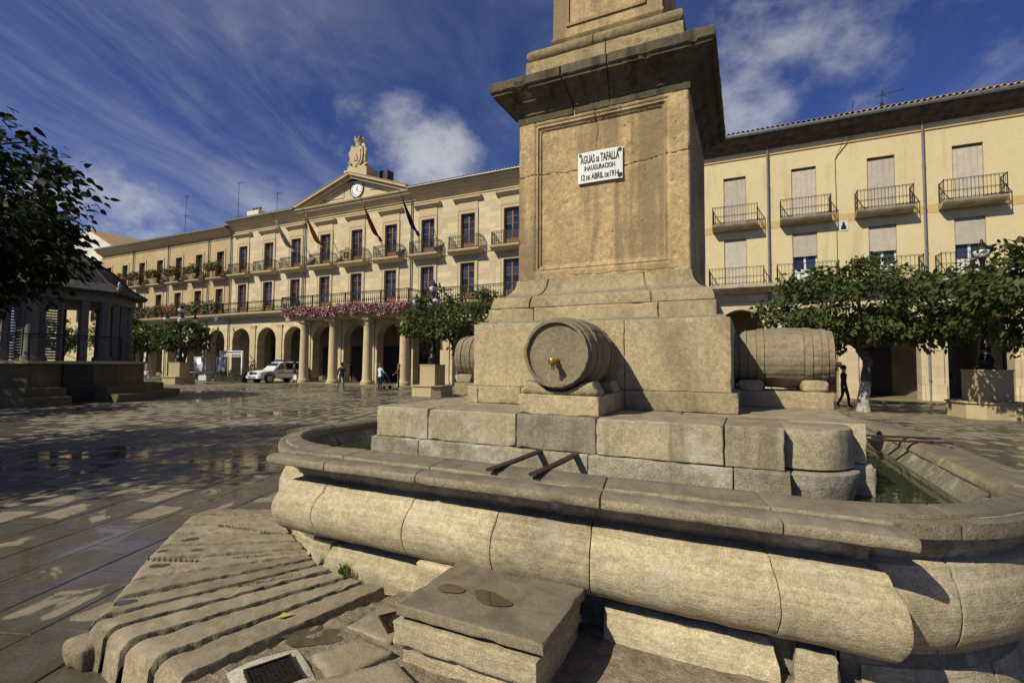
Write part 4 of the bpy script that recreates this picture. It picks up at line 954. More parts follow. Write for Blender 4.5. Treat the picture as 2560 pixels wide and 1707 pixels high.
mb = MB(); mb.box(TX0, TX1, YW+4.6, YW+4.8, 0, 5.8); mb.box(TX0, TX1, YW+0.85, YW+4.6, 5.6, 5.75); hp(mb.build('arcade_inner_wall', M['inner'], hall))
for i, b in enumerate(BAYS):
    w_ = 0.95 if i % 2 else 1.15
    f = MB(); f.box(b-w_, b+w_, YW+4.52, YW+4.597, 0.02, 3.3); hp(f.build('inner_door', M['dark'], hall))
    if i < 8:
        x = (AB[i][0]+AB[i+1][0])/2; f = MB(); f.box(x-0.30, x+0.30, YW-0.075, YW, 0, 4.98); f.box(x-0.36, x+0.36, YW-0.11, YW, 4.98, 5.06); f.box(x-0.33, x+0.33, YW-0.09, YW, 5.06, 5.14); f.box(x-0.40, x+0.40, YW-0.14, YW, 5.14, 5.24); f.box(x-0.36, x+0.36, YW-0.10, YW, 0.0, 0.35)
        hp(f.build('pilaster', M['trim'], hall))
mb = MB(); mould_x(mb, [(0.03, 5.62), (0.05, 5.66), (0.05, 5.72)], TX0, TX1, YW); hp(mb.build('arcade_moulding', M['trim'], hall))
mb = MB(); mould_x(mb, [(0.05, 14.73), (0.12, 14.79), (0.15, 14.91), (0.30, 15.01), (0.34, 15.13), (0.55, 15.25), (0.60, 15.39), (0.72, 15.45), (0.76, 15.57)], TX0-0.1, TX1+0.1, YW); hp(mb.build('cornice', M['trim'], hall))
mb = MB(); mould_x(mb, [(0.03, 14.52), (0.06, 14.56), (0.06, 14.60)], TX0, TX1, YW); hp(mb.build('frieze_moulding', M['trim'], hall))
mb = MB(); mould_x(mb, [(0.03, 10.05), (0.05, 10.08), (0.05, 10.13)], TX0, TX1, YW); hp(mb.build('string_course', M['trim'], hall))
for a, b in ((TX0-0.1, -37.0), (-24.2, TX1+0.1)):
    hp(MB().tube([(a, YW-0.82, 15.59), (b, YW-0.82, 15.59)], 0.085, 10).build('gutter', M['zinc'], hall, smooth=True, angle=40))
for x in (-46.5, -36.15, -24.22): hp(down_pipe(hall, x, 0.05, 15.4, M['zinc']))
mb = MB(); roof_sheet(mb, TX0-0.2, -37.1, YW-0.85, 15.70, YW+7.0, 18.8); roof_sheet(mb, -24.2, TX1+0.2, YW-0.85, 15.70, YW+7.0, 18.8); roof_sheet(mb, -37.1, -24.2, YW+0.9, 16.39, YW+7.0, 18.8); roof_sheet(mb, TX0-0.2, TX1+0.2, YW+15, 15.7, YW+7.0, 18.8); hp(mb.build('roof', M['tile'], hall, smooth=True))
# window surrounds, hoods, windows
def surround(b, z0, z1, parent, nm='window_surround', w=0.62, t=0.24, pj=0.055):
    mb = MB()
    for (a, c) in ((-w-t, -w), (w, w+t)): mb.box(b+a, b+c, YW-pj, YW-0.001, z0, z1)
    mb.box(b-w-t, b+w+t, YW-pj, YW-0.001, z1, z1+t)
    for (a, c) in ((-w-t-0.03, -w-t+0.03), (w+t-0.03, w+t+0.03)): mb.box(b+a, b+c, YW-pj-0.025, YW-0.002, z0, z1+t+0.03)
    mb.box(b-w-t+0.03, b+w+t-0.03, YW-pj-0.025, YW-0.002, z1+t-0.03, z1+t+0.03)
    return mb.build(nm, M['trim'], parent)
for i, b in enumerate(BAYS):
    hp(surround(b, 10.27, 13.12, hall)); hp(surround(b, 6.5, 9.35, hall))
    mb = MB(); mb.box(b-0.86, b+0.86, YW-0.05, YW, 13.42, 13.98); mould_x(mb, [(0.06, 13.98), (0.10, 14.04), (0.22, 14.12), (0.26, 14.17), (0.33, 14.22), (0.35, 14.33), (0.05, 14.40)], b-1.2, b+1.2, YW); hp(mb.build('window_hood', M['trim'], hall))
    for (z, h) in ((10.28, 2.83), (6.50, 2.84)):
        w = french_window('window', 1.22, h, 4, 0.62, M['wood'], M['glass'], hall, (b, YW+0.17, z)); hp(w)
    # curved small balcony
    slab = MB(); mould_x(slab, [(0.45, 9.93), (0.62, 9.99), (0.66, 10.06), (0.76, 10.12), (0.80, 10.20), (0.80, 10.26)], b-1.38, b+1.38, YW)
    bl = hp(slab.build('balcony', M['trim'], hall))
    rl = rail_mesh([(b-1.33, YW-0.05), (b-1.33, YW-0.62), (b-1.18, YW-0.76), (b+1.18, YW-0.76), (b+1.33, YW-0.62), (b+1.33, YW-0.05)], 1.0, 0.17, 0.02, True)
    o = rl.build('railing', M['iron'], bl); o.location = (0, 0, 10.27)
# long balcony and porch
mb = MB(); mould_x(mb, [(0.15, 6.02), (0.55, 6.10), (0.62, 6.18), (0.80, 6.24), (0.86, 6.34), (0.86, 6.42)], TX0, -36.0, YW); lb0 = hp(mb.build('long_balcony', M['trim'], hall)); mb = MB(); mould_x(mb, [(0.15, 6.02), (0.55, 6.10), (0.62, 6.18), (0.80, 6.24), (0.86, 6.34), (0.86, 6.42)], -22.4, TX1, YW)
lb = hp(mb.build('long_balcony', M['trim'], hall))
def baluster_rail(path, h=1.02):
    mb = MB(); pts = [Vector((*p, 0)) for p in path]
    for a, b in zip(pts, pts[1:]):
        mb.bar(a+Vector((0, 0, h)), b+Vector((0, 0, h)), 0.07, 0.045); mb.bar(a+Vector((0, 0, 0.08)), b+Vector((0, 0, 0.08)), 0.05, 0.03); mb.bar(a+Vector((0, 0, h-0.16)), b+Vector((0, 0, h-0.16)), 0.03, 0.02)
        L = (b-a).length; n = int(L/0.20); d = (b-a)/n; dn = d.normalized()
        for i in range(n+1):
            p = a+d*i
            if i % 18 == 0: mb.bar(p, p+Vector((0, 0, h)), 0.09)
            else:
                mb.bar(p+Vector((0, 0, 0.08)), p+Vector((0, 0, 0.26)), 0.022); mb.bar(p+Vector((0, 0, 0.26)), p+Vector((0, 0, 0.42)), 0.06); mb.bar(p+Vector((0, 0, 0.42)), p+Vector((0, 0, 0.58)), 0.034); mb.bar(p+Vector((0, 0, 0.58)), p+Vector((0, 0, h)), 0.02)
            if i < n:
                c = p+d*0.5
                for t in range(2): mb.bar(c+dn*0.07*(1-2*t)+Vector((0, 0, h-0.15)), c+Vector((0, 0, h-0.04)), 0.014)
    return mb
o = baluster_rail([(TX0, YW-0.80), (-36.05, YW-0.80)]).build('railing', M['iron'], lb0); o.location = (0, 0, 6.42)
o = baluster_rail([(-22.35, YW-0.80), (TX1, YW-0.80)]).build('railing', M['iron'], lb); o.location = (0, 0, 6.42)
YP = 29.8
mb = MB(); mould_x(mb, [(0.05, 5.30), (0.05, 5.48), (0.10, 5.50), (0.10, 5.72), (0.14, 5.76), (0.14, 5.95), (0.35, 6.05), (0.55, 6.12), (0.62, 6.2), (0.66, 6.26)], -36.0, -22.4, YP-0.3); mb.box(-35.9, -22.5, YP-0.301, YP+0.3, 5.30, 6.0); mb.box(-36.0, -35.5, YP+0.31, YW-0.01, 5.4, 6.2); mb.box(-22.9, -22.4, YP+0.31, YW-0.01, 5.4, 6.2); mb.box(-35.95, -22.45, YP-0.2, YW-0.01, 6.02, 6.24)
porch = hp(mb.build('porch', M['trim'], hall))
o = baluster_rail([(-35.9, YW-0.8), (-35.9, YP-0.85), (-22.5, YP-0.85), (-22.5, YW-0.8)], 1.0).build('railing', M['iron'], porch); o.location = (0, 0, 6.26)
for x in (-34.05, -30.72, -27.05, -23.45):
    prof = [(0.52, 0.0), (0.52, 0.16), (0.47, 0.17), (0.50, 0.24), (0.47, 0.32), (0.41, 0.34), (0.40, 0.42), (0.385, 0.5)]+[(0.385-0.055*k/8, 0.5+4.2*k/8) for k in range(1, 9)]+[(0.36, 4.76), (0.36, 4.82), (0.34, 4.84), (0.34, 4.95), (0.42, 5.04), (0.46, 5.10)]
    mb = MB().lathe(prof, (x, YP, 0), 24); mb.box(x-0.50, x+0.50, YP-0.50, YP+0.50, 5.10, 5.298); o = mb.build('column', M['trim'], porch, smooth=True, angle=35)
# porch paving step
hp(MB().box(TX0, TX1, YP-0.75, YW+4.6, 0.0, 0.045).build('arcade_floor', M['inner'], hall))
# pediment
mb = MB(); PL_, PR_, PA, PZ = -36.75, -24.35, -30.40, 15.58
mb.prism([(PL_+0.9, PZ), (PR_-0.9, PZ), (PA, 17.60)], YW-0.12, YW+0.6, 'y'); ped_o = hp(mb.build('pediment', M['ashlar'], hall))
def rake(xa, za, xb, zb, t0, t1, y0, y1):
    d = Vector((xb-xa, 0, zb-za)).normalized(); n = Vector((-d.z, 0, d.x)); n = n if n.z > 0 else -n
    a, b = Vector((xa, 0, za)), Vector((xb, 0, zb)); pts = [a+n*t0, b+n*t0, b+n*t1, a+n*t1]
    return MB().prism([(p.x, p.z) for p in pts], y0, y1, 'y')
for xa in (PL_, PR_):
    for (t0, t1, y0) in ((-0.30, -0.12, YW-0.35), (-0.118, 0.10, YW-0.62), (0.102, 0.26, YW-0.84)):
        rake(xa, 15.60, PA, 17.62, t0, t1, y0, YW+0.8).build('raking_cornice', M['trim'], ped_o)
mb = MB(); roof_sheet(mb, PA, PR_+0.1, YW-0.86, 18.25, YW+7, 18.25) if False else None
for xa in (PL_, PR_): rake(xa, 15.62, PA, 17.64, 0.262, 0.32, YW-0.88, YW+6).build('roof_edge', M['tile'], ped_o)
for pl in ([(-35.2, 16.02), (-31.5, 16.02), (-31.5, 16.06), (-35.05, 16.06)], [(-31.54, 16.07), (-31.5, 16.07), (-31.5, 16.85), (-31.54, 16.85)], [(-28.6, 16.32), (-25.6, 16.02), (-25.55, 16.06), (-28.58, 16.36)]):
    MB().prism(pl, YW-0.145, YW-0.12, 'y').build('panel_moulding', M['eave'], ped_o)
# clock
M['dial'] = m_plain('clock_dial', (0.78, 0.79, 0.77), 0.3, var=0.04)
CX, CZ, CR = -30.02, 16.57, 0.66; yc = YW-0.14
mb = MB().lathe([(CR*1.0, 0.02), (CR*1.09, 0.0), (CR*1.11, -0.06), (CR*1.04, -0.085), (CR*0.985, -0.07), (CR*0.97, -0.03)], (CX, yc, CZ), 40, 'y')
clock = hp(mb.build('clock', M['iron'], hall, smooth=True, angle=40))
MB().lathe([(CR*0.99, -0.01), (CR*0.985, -0.045), (0.001, -0.047)], (CX, yc, CZ), 40, 'y').build('dial', M['dial'], clock)
for k, t in enumerate(('XII', 'I', 'II', 'III', 'IIII', 'V', 'VI', 'VII', 'VIII', 'IX', 'X', 'XI')):
    me = text_mesh(t, 0.17, 0.004); co_ = np.array([v.co[:] for v in me.vertices]); cx0 = (co_[:, 0].max()+co_[:, 0].min())/2; cy0 = (co_[:, 1].max()+co_[:, 1].min())/2; a = -2*math.pi*k/12; ca_, sa_ = math.cos(a), math.sin(a); rx, rz = 0.50*math.sin(-a), 0.50*math.cos(a)
    for v, c_ in zip(me.vertices, co_):
        u, w = c_[0]-cx0, c_[1]-cy0; v.co = (CX+rx+u*ca_-w*sa_, yc-0.050-c_[2], CZ+rz+u*sa_+w*ca_)
    me.materials.clear(); me.materials.append(M['black']); put(bpy.data.objects.new('numeral', me), clock)
def hand(a, l, w, dy):
    d = Vector((math.sin(a), 0, math.cos(a))); n = Vector((d.z, 0, -d.x)); c = Vector((CX, yc-dy, CZ)); v = [c-d*0.1-n*w, c-d*0.1+n*w, c+d*l*0.8+n*w*0.8, c+d*l, c+d*l*0.8-n*w*0.8]
    MB().add(v+[p+Vector((0, 0.006, 0)) for p in v], [(0, 1, 2, 3, 4), (9, 8, 7, 6, 5)]+[(i, i+5, (i+1) % 5+5, (i+1) % 5) for i in range(5)]).build('hand', M['black'], clock)
hand(R(11), 0.34, 0.03, 0.060); hand(R(132), 0.52, 0.022, 0.070)
# coat of arms on the pediment
CXA = -30.05
mb = MB(); mb.box(CXA-1.35, CXA+1.2, YW-0.35, YW+1.1, 17.2, 18.35); mb.box(CXA-1.0, CXA+0.95, YW-0.3, YW+0.9, 18.35, 18.55)
crest = hp(mb.build('coat_of_arms', M['trim'], hall))
sh = [(-0.62, 20.15), (-0.70, 19.6), (-0.62, 19.0), (-0.35, 18.62), (0.0, 18.42), (0.35, 18.62), (0.62, 19.0), (0.70, 19.6), (0.62, 20.15), (0.3, 20.28), (-0.3, 20.28)]
MB().prism([(CXA+x, z) for x, z in sh], YW-0.30, YW+0.25, 'y').build('shield', M['trim'], crest)
MB().prism([(CXA+x*0.72, 19.38+(z-19.38)*0.78) for x, z in sh], YW-0.36, YW-0.29, 'y').build('shield_field', M['trim'], crest)
mb = MB()
for (x, z0, z1, w) in ((0, 19.0, 19.55, 0.16), (-0.17, 19.0, 19.35, 0.10), (0.17, 19.0, 19.35, 0.10)): mb.box(CXA+x-w/2, CXA+x+w/2, YW-0.42, YW-0.355, z0, z1)
for k in range(3): mb.box(CXA-0.08+k*0.065, CXA-0.045+k*0.065, YW-0.42, YW-0.355, 19.551, 19.60)
mb.build('tower_relief', M['trim'], crest)
for sx in (-1, 1):
    for (pts, rad) in (([(0.72, 18.7), (0.86, 19.0), (0.80, 19.4), (0.86, 19.8), (0.74, 20.2), (0.55, 20.42)], 0.13), ([(0.30, 18.5), (0.62, 18.55), (0.95, 18.75), (1.05, 18.6)], 0.12), ([(0.78, 20.1), (0.92, 19.9), (0.86, 19.72)], 0.10)):
        MB().tube([(CXA+sx*x, YW-0.1, z) for x, z in pts], [rad*(0.7+0.5*(i % 2)) for i in range(len(pts))], 8).build('scroll', M['trim'], crest, smooth=True)
MB().lathe([(0.36, 20.28), (0.30, 20.40), (0.34, 20.46), (0.34, 20.54), (0.30, 20.58), (0.44, 20.86), (0.46, 20.95), (0.38, 20.97), (0.2, 20.9), (0.05, 20.88)], (CXA+0.05, YW, 0), 14).build('crown', M['trim'], crest, smooth=True, angle=45)
for k in range(7): t = 2*math.pi*k/7; MB().lathe([(0.05, 20.92), (0.09, 21.0), (0.06, 21.08), (0.02, 21.12)], (CXA+0.05+0.42*math.cos(t), YW+0.42*math.sin(t), 0), 8).build('fleuron', M['trim'], crest, smooth=True)
vane = MB(); vx = CXA+0.1
vane.bar((vx, YW, 20.88), (vx, YW, 21.72), 0.035); vane.bar((vx-0.32, YW, 21.25), (vx+0.32, YW, 21.25), 0.025); vane.bar((vx, YW-0.3, 21.25), (vx, YW+0.3, 21.25), 0.025)
vane.prism([(vx-0.26, 21.95), (vx-0.12, 21.82), (vx+0.06, 21.72), (vx+0.28, 21.60), (vx+0.22, 21.74), (vx+0.30, 21.84), (vx+0.05, 21.86), (vx-0.10, 22.02)], YW-0.012, YW+0.012, 'y'); vane.tube([(vx-0.1, YW, 21.12), (vx-0.02, YW, 21.06), (vx+0.06, YW, 21.12)], 0.02, 6)
hp(vane.build('weather_vane', M['iron'], hall))
mb = MB(); mb.box(-28.8, -27.9, YW+1.2, YW+2.0, 16.8, 18.45); hp(mb.build('siren_box', M['dark'], hall))
# coat of arms on the middle balcony
b = BAYS[4]; mb = MB(); mb.prism([(b-0.42-0.35, 10.42), (b-0.35+0.42, 10.42), (b-0.35+0.42, 11.15), (b-0.35+0.2, 11.25), (b-0.35-0.2, 11.25), (b-0.35-0.42, 11.15)], YW-0.86, YW-0.80, 'y')
M['gilt'] = m_plain('gilt', (0.50, 0.36, 0.09), 0.35, 0.8); o = hp(mb.build('gilded_shield', M['gilt'], hall))
MB().prism([(b-0.35-0.27, 10.52), (b-0.35+0.27, 10.52), (b-0.35+0.27, 11.02), (b-0.35-0.27, 11.02)], YW-0.875, YW-0.862, 'y').build('shield_field', M['iron'], o)
MB().prism([(b-0.35-0.08, 10.6), (b-0.35+0.08, 10.6), (b-0.35+0.08, 10.9), (b-0.35-0.08, 10.9)], YW-0.885, YW-0.8765, 'y').build('tower_relief', M['gilt'], o)
MB().prism([(b-0.35-0.2, 11.26), (b-0.35+0.2, 11.26), (b-0.35+0.28, 11.45), (b-0.35+0.12, 11.38), (b-0.35, 11.52), (b-0.35-0.12, 11.38), (b-0.35-0.28, 11.45)], YW-0.85, YW-0.81, 'y').build('crown', M['gilt'], o)
# roof furniture
mb = MB(); mb.box(-47.4, -45.6, 33.6, 34.4, 16.5, 17.55); ch = hp(mb.build('chimney', M['whitewash'], hall))
for x in (-46.9, -46.4, -45.9): MB().lathe([(0.12, 17.55), (0.12, 17.75), (0.17, 17.80), (0.17, 17.92), (0.05, 17.98)], (x, 34, 0), 10).build('flue_cap', M['zinc'], ch, smooth=True, angle=40)
def antenna(x, y, z0, z1, label, arms, yag=False):
    o = MB(); o.tube([(x, y, z0), (x, y, z1)], 0.025, 6)
    for (z, l, n) in arms:
        o.bar((x-l*0.2, y, z), (x+l*0.8, y, z+(0.12*l if yag else 0)), 0.022)
        for k in range(n): t = -0.2+k/(n-1); o.bar((x+l*t, y-0.22, z+(0.12*l*(t+.2) if yag else 0)), (x+l*t, y+0.22, z+(0.12*l*(t+.2) if yag else 0)), 0.014)
    if yag: o.bar((x, y, z1-0.05), (x+0.22, y, z1+0.35), 0.02); o.bar((x, y, z1-0.05), (x+0.2, y, z1-0.4), 0.02); o.box(x-0.09, x+0.06, y-0.06, y+0.06, z0+0.35, z0+0.7)
    return tag(o.build('antenna', M['iron']), label, 'antenna', 'television antennas on the roofs')
antenna(-49.4, 34.0, 16.6, 21.1, 'tall thin television mast on the roof left of the pediment', ((21.05, 1.1, 5), (17.4, 0.7, 4)))
antenna(-58.75, 34.0, 16.4, 21.0, 'thin television mast on the roof of the left brick wing', ((20.9, 0.5, 3), (18.6, 0.6, 4)))
antenna(-44.6, 35.0, 17.0, 19.6, 'short television mast beside the white chimney', ((19.5, 0.6, 4),))
# ------------------------------------------------------------------ left wing
LX0, LX1 = -71.0, -46.47
wing = empty('left_wing', (-58.0, YW, 0), label='ochre brick wing with flower boxes on its balconies left of the town hall', cat='building')
LB = [-48.26-3.49*i for i in range(7)]
ops = [(b-0.58, b+0.58, 10.2, 12.95) for b in LB]+[(b-0.58, b+0.58, 6.42, 9.12) for b in LB]
mb = MB(); wall_open(mb, LX0, LX1, 6.2, 15.0, YW, ops, 0.34); mb.box(LX0, LX1, YW+3.0, YW+3.1, 6.2, 15.0); mb.box(LX0, LX0+0.2, YW+0.01, YW+9, 0, 15.0); under(mb.build('wall', M['brickwall'], wing), wing)
mb = MB(); arcade(mb, LX0, LX1, 6.2, YW+0.002, [(b-0.2, 1.27, 3.7) for b in reversed(LB)], 0.8); under(mb.build('arcade_wall', M['ashlar'], wing), wing)
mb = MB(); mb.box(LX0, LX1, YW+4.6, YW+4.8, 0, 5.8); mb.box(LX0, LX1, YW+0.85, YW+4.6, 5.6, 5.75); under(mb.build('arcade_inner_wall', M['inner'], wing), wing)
mb = MB(); mould_x(mb, [(0.05, 14.43), (0.25, 14.58), (0.45, 14.68), (0.62, 14.81), (0.68, 14.93), (0.76, 15.01)], LX0, LX1, YW); under(mb.build('cornice', M['trim'], wing), wing)
mb = MB(); mould_x(mb, [(0.04, 14.1), (0.07, 14.15), (0.04, 14.22)], LX0, LX1, YW); under(mb.build('frieze_moulding', M['trim'], wing), wing)
under(MB().tube([(LX0, YW-0.82, 15.07), (LX1, YW-0.82, 15.07)], 0.085, 8).build('gutter', M['zinc'], wing, smooth=True, angle=40), wing)
mb = MB(); roof_sheet(mb, LX0, LX1, YW-0.85, 15.18, YW+7.0, 18.0, 0.26); under(mb.build('roof', M['tile'], wing, smooth=True), wing)
for x in (-63.85, -57.05, -50.05): under(down_pipe(wing, x, 0.05, 14.9, M['zinc']), wing)
for b in LB:
    for (z0, z1) in ((10.2, 12.95), (6.5, 9.12)):
        under(surround(b, z0, z1, wing, w=0.58, t=0.20, pj=0.035), wing)
        under(french_window('window', 1.14, z1-z0, 3, 0.55, M['wood'], M['glass'], wing, (b, YW+0.24, z0)), wing)
        c = MB().box(b+0.12, b+0.5, YW+0.32, YW+0.335, z0+0.5, z1-0.9+rng.uniform(-.3, .5)).build('curtain', M['curtain'], wing); under(c, wing)
    mb = MB(); mould_x(mb, [(0.5, 9.96), (0.66, 10.02), (0.76, 10.08), (0.78, 10.18)], b-1.2, b+1.2, YW); bl = under(mb.build('balcony', M['trim'], wing), wing)
    o = rail_mesh([(b-1.15, YW-0.05), (b-1.15, YW-0.74), (b+1.15, YW-0.74), (b+1.15, YW-0.05)], 0.98, 0.16, 0.02).build('railing', M['iron'], bl); o.location = (0, 0, 10.18)
mb = MB(); mould_x(mb, [(0.15, 6.02), (0.55, 6.10), (0.80, 6.24), (0.86, 6.42)], LX0, LX1-0.01, YW); lb2 = under(mb.build('long_balcony', M['trim'], wing), wing)
o = baluster_rail([(LX0, YW-0.80), (LX1-0.02, YW-0.80)]).build('railing', M['iron'], lb2); o.location = (0, 0, 6.42)
under(MB().box(LX0, LX1, YP-0.75, YW+4.6, 0.0, 0.04).build('arcade_floor', M['inner'], wing), wing)
# ------------------------------------------------------------------ far left buildings
far = empty('corner_building', (-78, 33, 0), label='pale rendered building at the far left corner of the square', cat='building')
mb = MB(); wall_open(mb, -92, -71.05, 0, 13.6, 31.9, [(x-0.6, x+0.6, z, z+2.3) for x in (-73.2, -76.8, -80.4) for z in (6.6, 10.3)], 0.3); mb.box(-92, -71.05, 33, 33.1, 0, 13.5); under(mb.build('wall', M['trim'], far), far)
for x in (-73.2, -76.8, -80.4):
    for z in (6.6, 10.3): under(french_window('window', 1.18, 2.3, 3, 0.3, M['wood'], M['glass'], far, (x, 32.1, z)), far)
mb = MB(); mould_x(mb, [(0.1, 13.4), (0.5, 13.6), (0.6, 13.8)], -92, -71.05, 31.9); under(mb.build('cornice', M['trim'], far), far)
mb = MB(); roof_sheet(mb, -92, -71.05, 31.3, 13.85, 38, 15.6); under(mb.build('roof', M['tile'], far, smooth=True), far)
gab = empty('gable_house', (-86, 40, 0), label='whitewashed gable wall with brown tiled roof rising behind the left wing', cat='house')
under(MB().prism([(-94, 0), (-78.5, 0), (-78.5, 17.6), (-84.7, 20.4), (-85.2, 20.4), (-94, 17.0)], 36, 36.3, 'y').build('wall', M['whitewash'], gab), gab)
mb = MB(); mb.add([(-84.7, 35.8, 20.55), (-84.7, 60, 20.55), (-77.6, 60, 17.35), (-77.6, 35.8, 17.35), (-84.7, 35.8, 20.4), (-84.7, 60, 20.4), (-77.6, 60, 17.2), (-77.6, 35.8, 17.2)], [(0, 1, 2, 3), (7, 6, 5, 4), (0, 3, 7, 4), (3, 2, 6, 7), (0, 4, 5, 1), (1, 5, 6, 2)]); under(mb.build('roof', M['tile'], gab), gab)
under(MB().box(-93.9, -78.6, 36.31, 59, 0, 17.0).build('body', M['whitewash'], gab), gab)
# ------------------------------------------------------------------ yellow building
RX0, RX1 = -13.33, 24.0
yel = empty('yellow_building', (5.0, YW, 0), label='yellow rendered building with roller blinds and iron balconies on the right', cat='building')
def yp(o): return under(o, yel)
RB = [-0.60+3.54*i for i in range(-3, 7)]
ops = [(b-0.60, b+0.60, 10.05, 12.92) for b in RB]+[(b-0.60, b+0.60, 6.40, 9.22) for b in RB]
mb = MB(); wall_open(mb, RX0, RX1, 6.05, 15.0, YW, ops, 0.30); mb.box(RX0, RX1, YW+3.0, YW+3.1, 6.0, 15.0); mb.box(RX1-0.2, RX1, YW+0.01, YW+9, 0, 15.0); yp(mb.build('wall', M['yellow'], yel))
mb = MB(); arcade(mb, RX0, RX1, 6.05, YW+0.002, [(b+0.22, 1.24, 3.78) for b in RB], 0.8); yp(mb.build('arcade_wall', M['ashlar'], yel))
for b in RB[:-1]:
    x = b+0.22+1.77; f = MB(); f.box(x-0.34, x+0.34, YW-0.10, YW, 0, 4.9); f.box(x-0.42, x+0.42, YW-0.14, YW, 4.9, 5.05); f.box(x-0.42, x+0.42, YW-0.15, YW, 0, 0.9); yp(f.build('pilaster', M['ashlar'], yel))
mb = MB(); mould_x(mb, [(0.03, 5.28), (0.08, 5.32), (0.08, 5.40)], RX0, RX1, YW); yp(mb.build('arcade_moulding', M['trim'], yel))
# inner wall with a passage to a sunlit lane
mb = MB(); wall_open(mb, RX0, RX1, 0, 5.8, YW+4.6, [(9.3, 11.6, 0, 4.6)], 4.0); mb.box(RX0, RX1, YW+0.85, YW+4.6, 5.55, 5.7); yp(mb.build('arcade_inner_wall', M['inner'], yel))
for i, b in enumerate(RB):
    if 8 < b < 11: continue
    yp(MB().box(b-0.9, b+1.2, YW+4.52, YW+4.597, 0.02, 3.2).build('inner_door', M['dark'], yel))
yp(MB().box(RX0, RX1, YP-0.35, YW+12, 0.0, 0.045).build('arcade_floor', M['inner'], yel))
for (x0, x1, z0, z1) in ((RX0, RX1, 9.62, 10.0),):
    yp(MB().box(x0, x1, YW-0.012, YW+0.001, z0, z1).build('band', M['band'], yel)) if False else None
segs = []; xs0 = RX0
for b in RB: segs.append((xs0, b-0.60)); xs0 = b+0.60
segs.append((xs0, RX1))
mb = MB(); mb.box(RX0, RX1, YW-0.012, YW-0.001, 9.60, 10.04); yp(mb.build('band', M['band'], yel))
mb = MB(); mould_x(mb, [(0.03, 13.90), (0.06, 13.93), (0.06, 14.0)], RX0, RX1, YW); yp(mb.build('frieze_moulding', M['band'], yel))
mb = MB(); mould_x(mb, [(0.08, 14.30), (0.16, 14.35), (0.20, 14.43), (0.42, 14.49), (0.48, 14.62), (0.70, 14.77), (0.78, 14.87), (0.80, 14.97)], RX0, RX1, YW); yp(mb.build('cornice', M['eave'], yel))
yp(MB().tube([(RX0, YW-0.88, 15.01), (RX1, YW-0.88, 15.01)], 0.09, 8).build('gutter', M['zinc'], yel, smooth=True, angle=40))
mb = MB(); roof_sheet(mb, RX0, RX1, YW-0.6, 15.14, YW+7.0, 18.1, 0.25); roof = yp(mb.build('roof', M['tile'], yel, smooth=True))
tm = MB(); n = 8
for j, (y, z, r_) in enumerate(((0, 0, 0.10), (0.75, 0.27, 0.085))): pass
vs = []; fs = []
for (y, z, r_, t_) in ((0, 0, 0.105, 0), (0.8, 0.28, 0.09, 0), (0, 0, 0.085, 1), (0.8, 0.28, 0.07, 1)):
    for k in range(n+1): a = math.pi*k/n; vs.append((r_*math.cos(a), y, z+r_*math.sin(a)))
K = n+1
for k in range(n): fs += [(k, k+1, K+k+1, K+k), (2*K+k+1, 2*K+k, 3*K+k, 3*K+k+1), (k+1, k, 2*K+k, 2*K+k+1)]
tme = np_mesh('tile', vs, fs, M['tile'], smooth=True)
x = -2.6; k = 0
while x < 14.0:
    o = link_mesh('tile', tme, roof); o.location = (x, YW-0.98+rng.uniform(-.02, .02), 15.11+rng.uniform(-.01, .012)); o.rotation_euler = (0, 0, rng.uniform(-.03, .03)); x += 0.25
for x in (1.15, 8.24): yp(down_pipe(yel, x, 0.05, 14.9, M['pvc']))
M['slabr'] = m_plain('balcony_slab', (0.36, 0.29, 0.19), 0.9, var=0.25, nscale=2)
for i, b in enumerate(RB):
    # upper: full blind
    bl = MB().box(-0.585, 0.585, 0, 0.03, 0, 2.70).build('blind', M['blind'], yel); bl.location = (b, YW+0.07, 10.06); yp(bl)
    for q in range(4): MB().box(-0.39+q*0.26-0.006, -0.39+q*0.26+0.006, -0.006, 0.0, 0, 2.70).build('cord', M['slabr'], bl)
    low = 2.70 if b < 0 else (1.22 if i % 2 == 0 else 1.25)
    bl = MB().box(-0.585, 0.585, 0, 0.03, 2.68-low, 2.68).build('blind', M['blind'], yel); bl.location = (b, YW+0.07, 6.42); yp(bl)
    for z in (6.42, 10.06):
        yp(french_window('window', 1.18, 2.80, 1, 0.75, M['whitewood'], M['glass'] if not (z < 7 and b > 4) else M['curtain'], yel, (b, YW+0.22, z)))
    mb = MB(); mould_x(mb, [(0.45, 9.70), (0.66, 9.78), (0.74, 9.88), (0.78, 9.98)], b-1.22, b+1.22, YW); ba = yp(mb.build('balcony', M['slabr'], yel))
    o = simple_rail([(b-1.18, YW-0.05), (b-1.18, YW-0.75), (b+1.18, YW-0.75), (b+1.18, YW-0.05)], 1.02, 0.145).build('railing', M['iron'], ba); o.location = (0, 0, 9.98)
    o = simple_rail([(b-1.40, YW-0.05), (b-1.40, YW-0.88), (b+1.46, YW-0.88), (b+1.46, YW-0.05)], 0.98, 0.17).build('lower_railing', M['iron'], yel); o.location = (0, 0, 6.37); o.parent = yel; o.matrix_parent_inverse = Matrix.Translation(-yel.location)
mb = MB(); mould_x(mb, [(0.2, 5.92), (0.75, 6.02), (0.82, 6.10), (0.95, 6.18), (0.95, 6.35)], RX0, RX1, YW); yp(mb.build('long_balcony', M['slabr'], yel))
